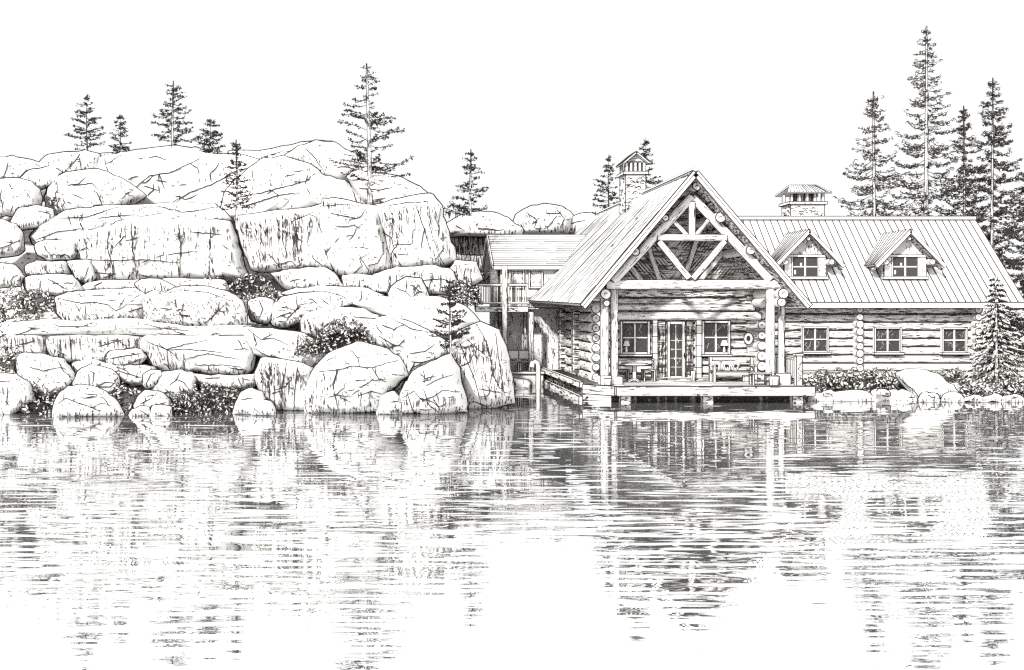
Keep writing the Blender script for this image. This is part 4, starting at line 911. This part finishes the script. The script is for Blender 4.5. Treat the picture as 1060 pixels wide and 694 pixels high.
# small table with two chairs on the left of the porch
def chair(u, Y, s, label, group):
    x, y, z = at(u, Y, DZ); t = empty('porch_chair', (x, y, z), label, 'chair', group)
    for dx in (-.2, .2):
        for dy in (-.18, .18):
            mb = MB(); mb.box(x+dx-.028, x+dx+.028, y+dy-.028, y+dy+.028, z+.001, z+.42, 'log', .014); mb.build('leg', t)
    mb = MB(); mb.box(x-.24, x+.24, y-.22, y+.22, z+.421, z+.47, 'board', .016); mb.build('seat', t)
    mb = MB(); bx = x+s*.22
    for dy in (-.18, .18): mb.box(bx-.028, bx+.028, y+dy-.028, y+dy+.028, z+.471, z+.9, 'log', .014)
    for zz in (.58, .7, .83): mb.box(bx-.02, bx+.02, y-.15, y+.15, z+zz, z+zz+.06, 'board', .012)
    mb.build('backrest', t)
chair(644, 43.1, -1, 'small wooden chair left of the round porch table', 'chairs at the round table')
chair(671, 43.1, 1, 'small wooden chair right of the round porch table', 'chairs at the round table')
x, y, z = at(656.5, 42.6, DZ); t = empty('round_table', (x, y, z), 'small round pedestal table under the left porch window', 'table')
mb = MB(); mb.cyl((x, y, z+.68), (x, y, z+.74), .52, 'board', n=20, ends='board')
for zz in (.68, .742): mb.stroke([Vector((x+.52*math.cos(a*.35), y+.52*math.sin(a*.35), z+zz)) for a in range(19)], .017, taper=False)
mb.build('tabletop', t)
mb = MB(); mb.cyl((x, y, z+.1), (x, y, z+.68), .075, 'log', n=8); mb.line((x-.075, y-.03, z+.1), (x-.075, y-.03, z+.68), .016); mb.line((x+.075, y-.03, z+.1), (x+.075, y-.03, z+.68), .016)
for a in range(4):
    d_ = Vector((math.cos(a*1.57+.5), math.sin(a*1.57+.5), 0))*.3; mb.beam(Vector((x, y, z+.14)), Vector((x, y, z+.03))+d_, .07, .06, 'log', .013, up=(0, 0, 1))
mb.build('pedestal', t)
# low stool and round pot near the right posts, front corner stones by the left posts
x, y, z = at(787, 40.9, DZ); t = empty('low_side_table', (x, y, z), 'low open side table at the front right of the deck', 'table')
for dx in (-.32, .32):
    for dy in (-.16, .2):
        mb = MB(); mb.box(x+dx-.03, x+dx+.03, y+dy-.03, y+dy+.03, z+.001, z+.42, 'log', .016); mb.build('leg', t)
mb = MB(); mb.box(x-.38, x+.38, y-.2, y+.24, z+.421, z+.47, 'board', .018); mb.build('tabletop', t)
mb = MB(); mb.box(x-.3, x+.3, y-.14, y+.2, z+.16, z+.19, 'board', .014); mb.build('shelf', t)
def bucket(name, u, Y, r, h, label, cat, top=True):
    x, y, z = at(u, Y, DZ); mb = MB(); mb.cyl((x, y, z+.001), (x, y, z+h), r*.85, 'board', r, n=16, ends='earth_and_shade' if top else 'end')
    mb.stroke([Vector((x+r*math.cos(a*.45), y+r*math.sin(a*.45), z+h+.005)) for a in range(15)], .016, taper=False)
    mb.stroke([Vector((x+r*.87*math.cos(a*.45), y+r*.87*math.sin(a*.45), z+.03)) for a in range(15)], .014, taper=False)
    for s_ in (-1, 1): mb.line((x+s_*r*.86, y-.02, z), (x+s_*r, y-.02, z+h), .017)
    for k in range(5): xx = x+r*.7*(k/2.5-.8); mb.line((xx, y-r*.75, z+.05), (xx, y-r*.85, z+h-.06), .011)
    o = mb.build(name, origin=(x, y, z)); return tag(o, label, cat)
bucket('bucket', 801, 40.55, .18, .36, 'round pale bucket in front of the right porch posts', 'bucket')
bucket('flower_pot', 772, 42.6, .14, .3, 'small pot on the deck at the right end of the bench', 'pot')
bucket('log_stool', 629, 40.6, .14, .26, 'short round log stool at the foot of the left porch posts', 'stool', False)
bucket('milk_can', 717.5, 43.0, .09, .42, 'tall narrow can standing right of the porch door', 'can')
# diamond ornament on the wall
p = P(774.5, 350.5, YF-.3); mb = MB(); o4 = [(p.x+.19*math.cos(a_*.5236)*(1 if abs(math.cos(a_*.5236)) > .2 else 0), p.z+.25*math.sin(a_*.5236)) for a_ in range(12)]
mb.prism(o4, p.y-.02, p.y+.05, 'white'); mb.edges(o4, p.y-.025, .024)
i4 = [(p.x+(a-p.x)*.45, p.z+(b-p.z)*.45) for a, b in o4]; mb.prism(i4, p.y-.035, p.y-.02, 'ink')
tag(mb.build('wall_ornament', origin=p), 'pale oval ornament with a dark centre hung on the porch wall above the bench', 'ornament')
# lamp seen in the right window, lampshade in the left one
def table_lamp(u, v, label, r):
    p = P(u, v, YW-.02); p.y = YF-.24; mb = MB(); t = empty('window_lamp', (p.x, YW-.1, p.z-.3), label, 'lamp', 'lamps at the porch windows')
    mb = MB(); mb.cyl((p.x, YW-.1, p.z-.05), (p.x, YW-.1, p.z+.16), r, 'cloth', r*.55, n=14); mb.stroke([Vector((p.x-r, YW-.13, p.z-.05)), Vector((p.x-r*.55, YW-.13, p.z+.16)), Vector((p.x+r*.55, YW-.13, p.z+.16)), Vector((p.x+r, YW-.13, p.z-.05)), Vector((p.x-r, YW-.13, p.z-.05))], .012, taper=False); mb.build('lamp_shade', t)
    mb = MB(); mb.cyl((p.x, YW-.1, p.z-.3), (p.x, YW-.1, p.z-.05), .05, 'cloth', .03, n=8); mb.build('lamp_base', t)
table_lamp(648, 357, 'small lamp with a pale shade at the left porch window', .15)
table_lamp(749, 356.5, 'small lamp with a pale shade at the right porch window', .17)
# mooring post with hooked top beside the walkway
x, y, z = at(557, 47.5, 0); mb = MB(); t_ = [Vector((x, y, -.8)), Vector((x, y, .95)), Vector((x-.03, y, 1.12)), Vector((x-.13, y, 1.2)), Vector((x-.25, y, 1.12)), Vector((x-.28, y, .95))]
mb.stroke(t_, .105, 'log', taper=False, n=8)
for s_ in (-1, 1): mb.stroke([q+Vector((s_*.1 if i < 3 else 0, -.05, .1*s_ if i > 2 else 0)) for i, q in enumerate(t_)], .02, taper=False)
tag(mb.build('mooring_post', origin=(x, y, 0)), 'log mooring post with a hooked top where the walkway meets the cove', 'post')
# chairs and stone shelf beneath the balcony
def bank_chair(u, label):
    x, y, z = at(u, 50.3, .62); t = empty('patio_chair', (x, y, z), label, 'chair', 'patio chairs under the balcony')
    for dx in (-.2, .2):
        for dy in (-.15, .15): mb = MB(); mb.box(x+dx-.03, x+dx+.03, y+dy-.03, y+dy+.03, z, z+.4, 'log', .014); mb.build('leg', t)
    mb = MB(); mb.box(x-.25, x+.25, y-.2, y+.2, z+.401, z+.46, 'board', .016); mb.build('seat', t)
    mb = MB(); mb.box(x-.24, x+.24, y+.16, y+.2, z+.55, z+.95, 'board', .018); mb.box(x-.24, x-.19, y+.16, y+.2, z+.461, z+.549, 'log'); mb.box(x+.19, x+.24, y+.16, y+.2, z+.461, z+.549, 'log'); mb.build('backrest', t)
bank_chair(532, 'small chair under the balcony, nearer the rocks'); bank_chair(543, 'small chair under the balcony, nearer the lodge wall')
mb = MB(); mb.box(5.7, 7.3, 49.95, 50.45, .5, .617, 'board', .02); mb.box(5.75, 7.25, 50.05, 50.4, -1, .499, 'crevice'); tag(mb.build('stone_patio', origin=(6.5, 50.2, .5)), 'narrow stone patio slab above the cove under the balcony', 'patio')
#@@PART5
# ------------------------------------------------------------ trees and shrubs
def blob(mb, c, r, m, sq=.6):
    ax = [Vector((rnd.gauss(0, 1), rnd.gauss(0, 1), rnd.gauss(0, 1))).normalized() for _ in range(1)][0]
    b = ax.cross(Vector((.3, .5, .8))).normalized(); g = ax.cross(b)
    k1, k2, k3 = r*rnd.uniform(.9, 1.5), r*rnd.uniform(.5, .9), r*sq
    mb.add([c+ax*k1, c-ax*k1*.9, c+b*k2, c-b*k2, c+g*k3, c-g*k3], [(0, 2, 4), (2, 1, 4), (1, 3, 4), (3, 0, 4), (2, 0, 5), (1, 2, 5), (3, 1, 5), (0, 3, 5)], m)
def curl(mb, c, r, w_, up=True, n=5):
    """a little loop of a twig, an open scallop"""
    a0 = rnd.uniform(0, 6.28); sp = rnd.uniform(2.4, 4.6); tilt = rnd.uniform(-.5, .5); k = rnd.uniform(.45, .8)
    mb.stroke([c+Vector((r*math.cos(a0+sp*i/n), r*tilt*math.cos(a0+sp*i/n+.8), r*k*math.sin(a0+sp*i/n))) for i in range(n+1)], w_)
def leaf(mb, c, r, m, edge=0):
    """a small pointed leaf with a little thickness"""
    t = Vector((rnd.gauss(0, 1), rnd.gauss(0, .5), rnd.gauss(0, .8)+.3)).normalized(); s_ = t.cross(Vector((rnd.uniform(-.4, .4), 1, rnd.uniform(-.4, .4)))).normalized(); h = t.cross(s_)
    w_ = r*rnd.uniform(.28, .5)
    p = [c-t*r, c+s_*w_, c+t*r, c-s_*w_]
    mb.add(p+[c+h*r*.12, c-h*r*.12], [(0, 1, 4), (1, 2, 4), (2, 3, 4), (3, 0, 4), (1, 0, 5), (2, 1, 5), (3, 2, 5), (0, 3, 5)], m)
    if edge: mb.stroke([p[0], p[1], p[2], p[3], p[0]], edge, taper=False)
def conifer(name, label, u, vt, vb, hw, Y, style='dark', whorls=12, bare=.08, dens=1.0, group=None, tr=1.2, lean=0, sides=None, full=1.0):
    px = PX(Y); base = P(u, vb, Y); top = P(u+lean, vt, Y); H = top.z-base.z
    t = empty(name, base, label, 'tree', group)
    tm = MB(); n = 9; r0 = tr*px
    def ctr(k): return base.lerp(top, k)+Vector((math.sin(k*5+u)*px*.5, 0, 0))
    for i in range(n):
        tm.cyl(ctr(i/n), ctr((i+1)/n), r0*(1-.85*i/n), 'logv' if r0 > 1.0*px else 'twig', r0*(1-.85*(i+1)/n), n=7)
    if r0 > 1.0*px:
        for s_ in (-1, 1): tm.stroke([ctr(i/n)+Vector((s_*r0*(1-.85*i/n), -.01, 0)) for i in range(n+1)], .52*px, taper=False)
        for _ in range(int(16*r0/px)):
            k = rnd.random()**1.3*.8; x = rnd.uniform(-.7, .7)*r0*(1-.85*k); tm.stroke([ctr(k)+Vector((x, -r0, 0)), ctr(min(1, k+.03))+Vector((x, -r0, 0))], .4*px)
    tm.build('trunk', t)
    cm = MB()
    for i in range(whorls):
        k = bare+(1-bare)*(i+rnd.uniform(-.3, .3))/whorls; k = max(.02, min(.985, k))
        L = 1.42*hw*px*(1-k)**.75*full*(1.0 if k > bare+.12 or bare > .3 else .85)+1.2*px
        nb = rnd.randint(4, 6)
        for j in range(nb):
            az = 6.283*(j+rnd.uniform(-.35, .35))/nb; l = L*rnd.choice((rnd.uniform(.3, .7), rnd.uniform(.7, 1.25), rnd.uniform(.8, 1.15)))
            c0 = ctr(min(.985, max(.01, k+rnd.uniform(-.4, .4)*(1-bare)/whorls))); dr_ = Vector((math.copysign(abs(math.cos(az))**.6, math.cos(az)), math.sin(az)*.8, 0))
            droop = rnd.uniform(-.28, .2) if style == 'dark' else rnd.uniform(-.38, -.1)
            pts = [c0+dr_*(l*q)+Vector((0, 0, l*(droop*math.sin(q*2.4)+.16*q*q))) for q in (0, .3, .6, .85, 1)]
            cm.stroke(pts, .42*px if l > 5*px else .35*px, 'twig')
            ncl = max(2, int(l/px*.30*dens))
            for c_ in range(ncl):
                q = .25+.75*(c_+rnd.random())/ncl; p = c0+dr_*(l*q)+Vector((0, 0, l*(droop*math.sin(q*2.4)+.16*q*q)))
                p += Vector((rnd.gauss(0, .6), rnd.gauss(0, .9), rnd.gauss(0, .55)))*px
                if style == 'dark':
                    for _ in range(4 if q > .55 else 2): blob(cm, p+Vector((rnd.gauss(0, 1.1), rnd.gauss(0, .9), rnd.gauss(0, .7)))*px, rnd.uniform(.65, 1.3)*px, 'twig')
                    if rnd.random() < .6: curl(cm, p, rnd.uniform(.9, 1.8)*px, .34*px)
                else:
                    if rnd.random() < (.6 if style == 'light' else .3): blob(cm, p, rnd.uniform(1.1, 2.0)*px, 'leaf', .45)
                    for _ in range(2): curl(cm, p+Vector((rnd.gauss(0, 1.1)*px, -.5*px, rnd.gauss(0, .7)*px)), rnd.uniform(1.1, 2.3)*px, .44*px)
                    for _ in range(3 if style == 'mixed' else 1): blob(cm, p+Vector((rnd.gauss(0, 1.2), 0, -rnd.uniform(-.2, 1.1)))*px, rnd.uniform(.5, 1.2)*px, 'twig')
    for q in range(5): blob(cm, ctr(.93+.018*q), (1.0-.12*q)*px, 'twig')
    cm.build('crown', t)
    return t
GS = 'small pines on the skyline of the outcrop'
conifer('pine_tree', 'leftmost skyline pine, tall and sparse, on the granite hump', 90, 97, 159, 17, 53.2, whorls=11, group=GS, tr=.8, dens=.85)
conifer('pine_tree', 'smallest thin skyline pine, just right of the leftmost one', 124.5, 118, 160, 11, 54, whorls=8, group=GS, tr=.6, dens=.8)
conifer('pine_tree', 'tallest of the small skyline pines, its lower boughs spread wide', 179, 84, 154, 22, 53.8, whorls=10, group=GS, tr=1.15, dens=1.0)
conifer('pine_tree', 'short bushy skyline pine right of the tallest small one', 217.5, 123, 161, 13, 54, whorls=9, bare=.0, group=GS, tr=.6, dens=1.3)
conifer('pine_tree', 'pine growing out of the cleft between the two big cliffs', 245, 145, 232, 17, 44.0, whorls=13, bare=.22, tr=1.15, dens=.9)
conifer('tall_pine', 'tallest pine of the outcrop, standing above the right cliff', 383, 66, 215, 37, 47.2, whorls=14, bare=.2, tr=2.6, dens=1.1, lean=-3)
conifer('pine_tree', 'lone pine on the low rock between the cliff and the lodge', 487, 155, 224, 17, 51, whorls=10, bare=.05, tr=1.1, dens=.9)
conifer('pine_tree', 'little pine rooted on the large rock at the point', 466, 288, 369, 19, 36.9, whorls=14, bare=.15, tr=1.1, dens=1.5)
conifer('pine_tree', 'dark pine behind the main roof, left of the chimney', 630, 160, 226, 14, 60.5, whorls=10, tr=.9, dens=1.2)
conifer('pine_tree', 'dark pine behind the main roof, right of the chimney', 668, 143, 215, 14, 61, whorls=11, tr=.9, dens=1.2)
conifer('spruce_tree', 'spruce behind the wing roof, nearest the wing chimney', 904.5, 95, 380, 38, 60, 'light', whorls=30, bare=.3, tr=2.6, dens=.75, full=1.28)
conifer('tall_spruce', 'tallest spruce of all, rising behind the wing roof', 958.5, 27, 380, 38, 61, 'light', whorls=36, bare=.3, tr=3.2, dens=.8, full=1.2)
conifer('spruce_tree', 'dark narrow spruce just right of the tallest spruce', 997.5, 110, 380, 30, 62, 'mixed', whorls=30, bare=.25, tr=1.8, dens=1.2, full=1.1)
conifer('spruce_tree', 'tall dense spruce near the right edge', 1027, 81, 385, 36, 58, 'mixed', whorls=36, bare=.1, tr=2.0, dens=1.35, full=1.3)
conifer('spruce_tree', 'bushy spruce cut off by the right edge', 1062, 170, 400, 34, 52, 'mixed', whorls=24, bare=.0, tr=1.8, dens=1.6, full=1.25)
# the near fir with white drooping boughs
def fir(u, vt, vb, hw, Y, label):
    px = PX(Y); base = P(u, vb, Y); top = P(u, vt, Y); H = top.z-base.z
    t = empty('fir_tree', base, label, 'tree')
    tm = MB(); tm.cyl(base-Vector((0, 0, .4)), top, 2.2*px, 'logv', .3*px, n=8)
    for s_ in (-1, 1): tm.line(base+Vector((s_*2.2*px, -.02, 0)), top, .5*px)
    tm.build('trunk', t)
    cm = MB(); W_ = 24
    for i in range(W_):
        k = .02+.93*(i/W_); L = hw*px*(1-k)**.95+1.5*px
        for j in range(9 if k < .6 else 6):
            az = 6.283*(j+rnd.uniform(-.3, .3))/(9 if k < .6 else 6); l = L*rnd.uniform(.6, 1.1); c0 = base.lerp(top, k+.03)
            dr_ = Vector((math.cos(az), math.sin(az)*.7, 0)); s2 = Vector((-dr_.y, dr_.x, 0))
            ax = [c0+dr_*(l*q)+Vector((0, 0, -l*.42*q**.8+l*.1*q*q)) for q in (0, .25, .5, .75, 1)]
            cm.stroke(ax, .35*px, 'twig')
            # fingers of pale needles hanging off the bough
            for c_ in range(int(2+l/px*.34)):
                q = .2+.8*rnd.random(); p = ax[min(4, int(q*4))].lerp(ax[min(4, int(q*4)+1)], q*4-int(q*4)); sd = rnd.choice((-1, 1))
                e = p+dr_*rnd.uniform(1.0, 3.4)*px+s2*(sd*rnd.uniform(0, 2.0)*px)+Vector((0, 0, -rnd.uniform(.6, 3.0)*px)); mid = (p+e)/2+Vector((0, 0, .5*px))
                cm.stroke([p, mid, e], rnd.uniform(.5, .9)*px, 'leaf', n=4)
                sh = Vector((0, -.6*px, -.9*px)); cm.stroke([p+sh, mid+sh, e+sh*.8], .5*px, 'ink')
                for _ in range(2 if k < .75 else 6): blob(cm, p+Vector((rnd.gauss(0, 1.3)*px, .3*px, -rnd.uniform(1, 2.6)*px)), rnd.uniform(.5, 1.25)*px, 'twig')
    cm.build('crown', t)
fir(1031, 279, 411, 45, 44.2, 'pale young fir with drooping boughs in front of the wing end')
def shrub(name, label, u, v, w_, h, Y, n, kind='leafy', dark=.5, group=None):
    """a bush centred on u with its foot at v: stems plus leaves through its volume"""
    px = PX(Y); base = P(u, v, Y); t = empty(name, base, label, 'shrub', group)
    sm = MB()
    for _ in range(max(4, int(w_/5))):
        a = rnd.uniform(-1, 1); e = base+Vector((a*w_*.45*px, rnd.uniform(-.3, .3), h*px*rnd.uniform(.5, .9)*(1-.4*abs(a)))); sm.stroke([base+Vector((a*w_*.2*px, 0, -.1)), base.lerp(e, .5)+Vector((0, 0, .1*px)), e], .4*px, 'twig')
    sm.build('stems', t)
    lm = MB()
    for _ in range(int(n*(.38 if kind == 'leafy' else .8))):
        a = rnd.uniform(-1, 1); q = rnd.random()**.8; top_ = (1-abs(a)**2.2)**.5*(.75+.5*noise.noise(Vector((u+a*w_*.12, v, 1)))+.1)
        p = base+Vector((a*w_*.5*px, rnd.uniform(-.5, .5)*min(1.2, w_*.5*px), q*h*px*top_))
        if kind == 'needle':
            for _k in range(2): blob(lm, p+Vector((rnd.gauss(0, .8), 0, rnd.gauss(0, .5)))*px, rnd.uniform(.5, 1.1)*px, 'twig')
            if rnd.random() < .35: leaf(lm, p-Vector((0, .25, 0)), rnd.uniform(1.8, 3.2)*px, 'leaf', .4*px)
            if rnd.random() < .5: curl(lm, p, rnd.uniform(1, 2)*px, .38*px)
        elif kind == 'reed':
            e = p+Vector((rnd.gauss(0, 1.8), 0, rnd.uniform(2, 6)))*px; lm.stroke([p, (p+e)/2+Vector((rnd.gauss(0, .5)*px, 0, 0)), e], rnd.uniform(.3, .5)*px, 'twig')
            if rnd.random() < .6: leaf(lm, p, rnd.uniform(1.6, 3.4)*px, 'leaf', .3*px)
        else:
            if rnd.random() < dark-.14: leaf(lm, p, rnd.uniform(1.3, 2.8)*px, 'leafd')
            else: leaf(lm, p-Vector((0, .1, 0)), rnd.uniform(2.2, 4.4)*px, 'leaf', .42*px)
    lm.build('leaves', t)
GL = 'shrubs among the left rocks'
for a in [
 ('shrub', 'dark bush at the left edge above the flat ledge', 12, 336, 52, 46, 41.2, 620, 'leafy', .55, GL),
 ('shrub', 'bush filling the crevice beneath the hatched oval boulder', 38, 322, 42, 26, 41.4, 330, 'leafy', .6, GL),
 ('shrub', 'scraggly bush low at the left edge beside the big pale boulder', 4, 394, 46, 52, 37.6, 560, 'leafy', .6, GL),
 ('shrub', 'dark bush behind the white dome boulder at the waterline', 38, 430, 50, 38, 36.3, 520, 'leafy', .6, GL),
 ('shrub', 'tuft in the dark crevice under the leftmost pine', 58, 216, 16, 16, 47.6, 90, 'leafy', .8, GL),
 ('shrub', 'bush between the white dome boulder and the small twin stones', 133, 426, 44, 40, 36.9, 430, 'leafy', .6, GL),
 ('shrub', 'grassy clump on the shore just right of the twin stones', 196, 430, 44, 26, 36.2, 480, 'reed', .6, GL),
 ('shrub', 'wide grassy clump left of the fluted rock', 228, 429, 62, 34, 36.9, 640, 'reed', .6, GL),
 ('shrub', 'leafy bush above the grassy clumps by the cracked slab', 214, 412, 60, 20, 37.4, 400, 'leafy', .55, GL),
 ('shrub', 'dark juniper at the foot of the cleft between the cliffs', 262, 312, 52, 32, 42.0, 440, 'needle', .6, GL),
 ('shrub', 'low juniper hugging the foot of the left cliff', 228, 296, 44, 12, 43.0, 170, 'needle', .6, GL),
 ('shrub', 'spreading juniper in the middle of the lower rocks', 356, 364, 62, 40, 38.6, 560, 'needle', .6, GL),
 ('shrub', 'low end of juniper creeping over the cracked slab', 328, 367, 44, 20, 38.3, 340, 'needle', .6, GL),
 ('shrub', 'dark juniper by the balcony end behind the little pine', 480, 316, 36, 30, 43.0, 480, 'needle', .6, GL),
 ('shrub', 'small tuft rooted in the joint under the beehive boulder', 404, 408, 20, 12, 36.9, 70, 'leafy', .6, GL),
 ('shrub', 'low heath at the foot of the tallest pine', 392, 215, 22, 8, 46.2, 60, 'needle', .6, GL),
 ('shrub', 'heath beside the lone pine above the dark bluff', 470, 224, 30, 16, 51.3, 110, 'needle', .6, GL),
 ('shrub', 'tuft growing at the foot of the small bushy skyline pine', 217, 162, 26, 9, 53.7, 90, 'needle', .6, GL),
]: shrub(a[0], a[1], *a[2:8], kind=a[8], dark=a[9], group=a[10])
GR = 'shrubs along the wing wall'
for a in [
 ('shrub', 'dark leafy shrub right beside the deck railing post', 848, 408, 36, 27, 43.6, 620, 'leafy', .62, GR),
 ('shrub', 'pale leafy shrub between the railing and the wing corner logs', 874, 407, 36, 28, 43.4, 620, 'leafy', .42, GR),
 ('shrub', 'leafy shrub below the corner logs of the wing', 898, 407, 34, 27, 43.8, 560, 'leafy', .55, GR),
 ('shrub', 'dark shrub against the left side of the tilted slab', 922, 406, 34, 25, 43.6, 520, 'leafy', .62, GR),
 ('shrub', 'dark low shrub on the right of the tilted slab', 981, 405, 40, 26, 44.3, 560, 'leafy', .6, GR),
 ('shrub', 'low dark shrub at the water under the left boughs of the fir', 1005, 413, 34, 22, 42.0, 480, 'leafy', .6, GR),
 ('shrub', 'low dark shrub at the water under the right boughs of the fir', 1046, 413, 38, 24, 42.0, 560, 'leafy', .55, GR),
]: shrub(a[0], a[1], *a[2:8], kind=a[8], dark=a[9], group=a[10])
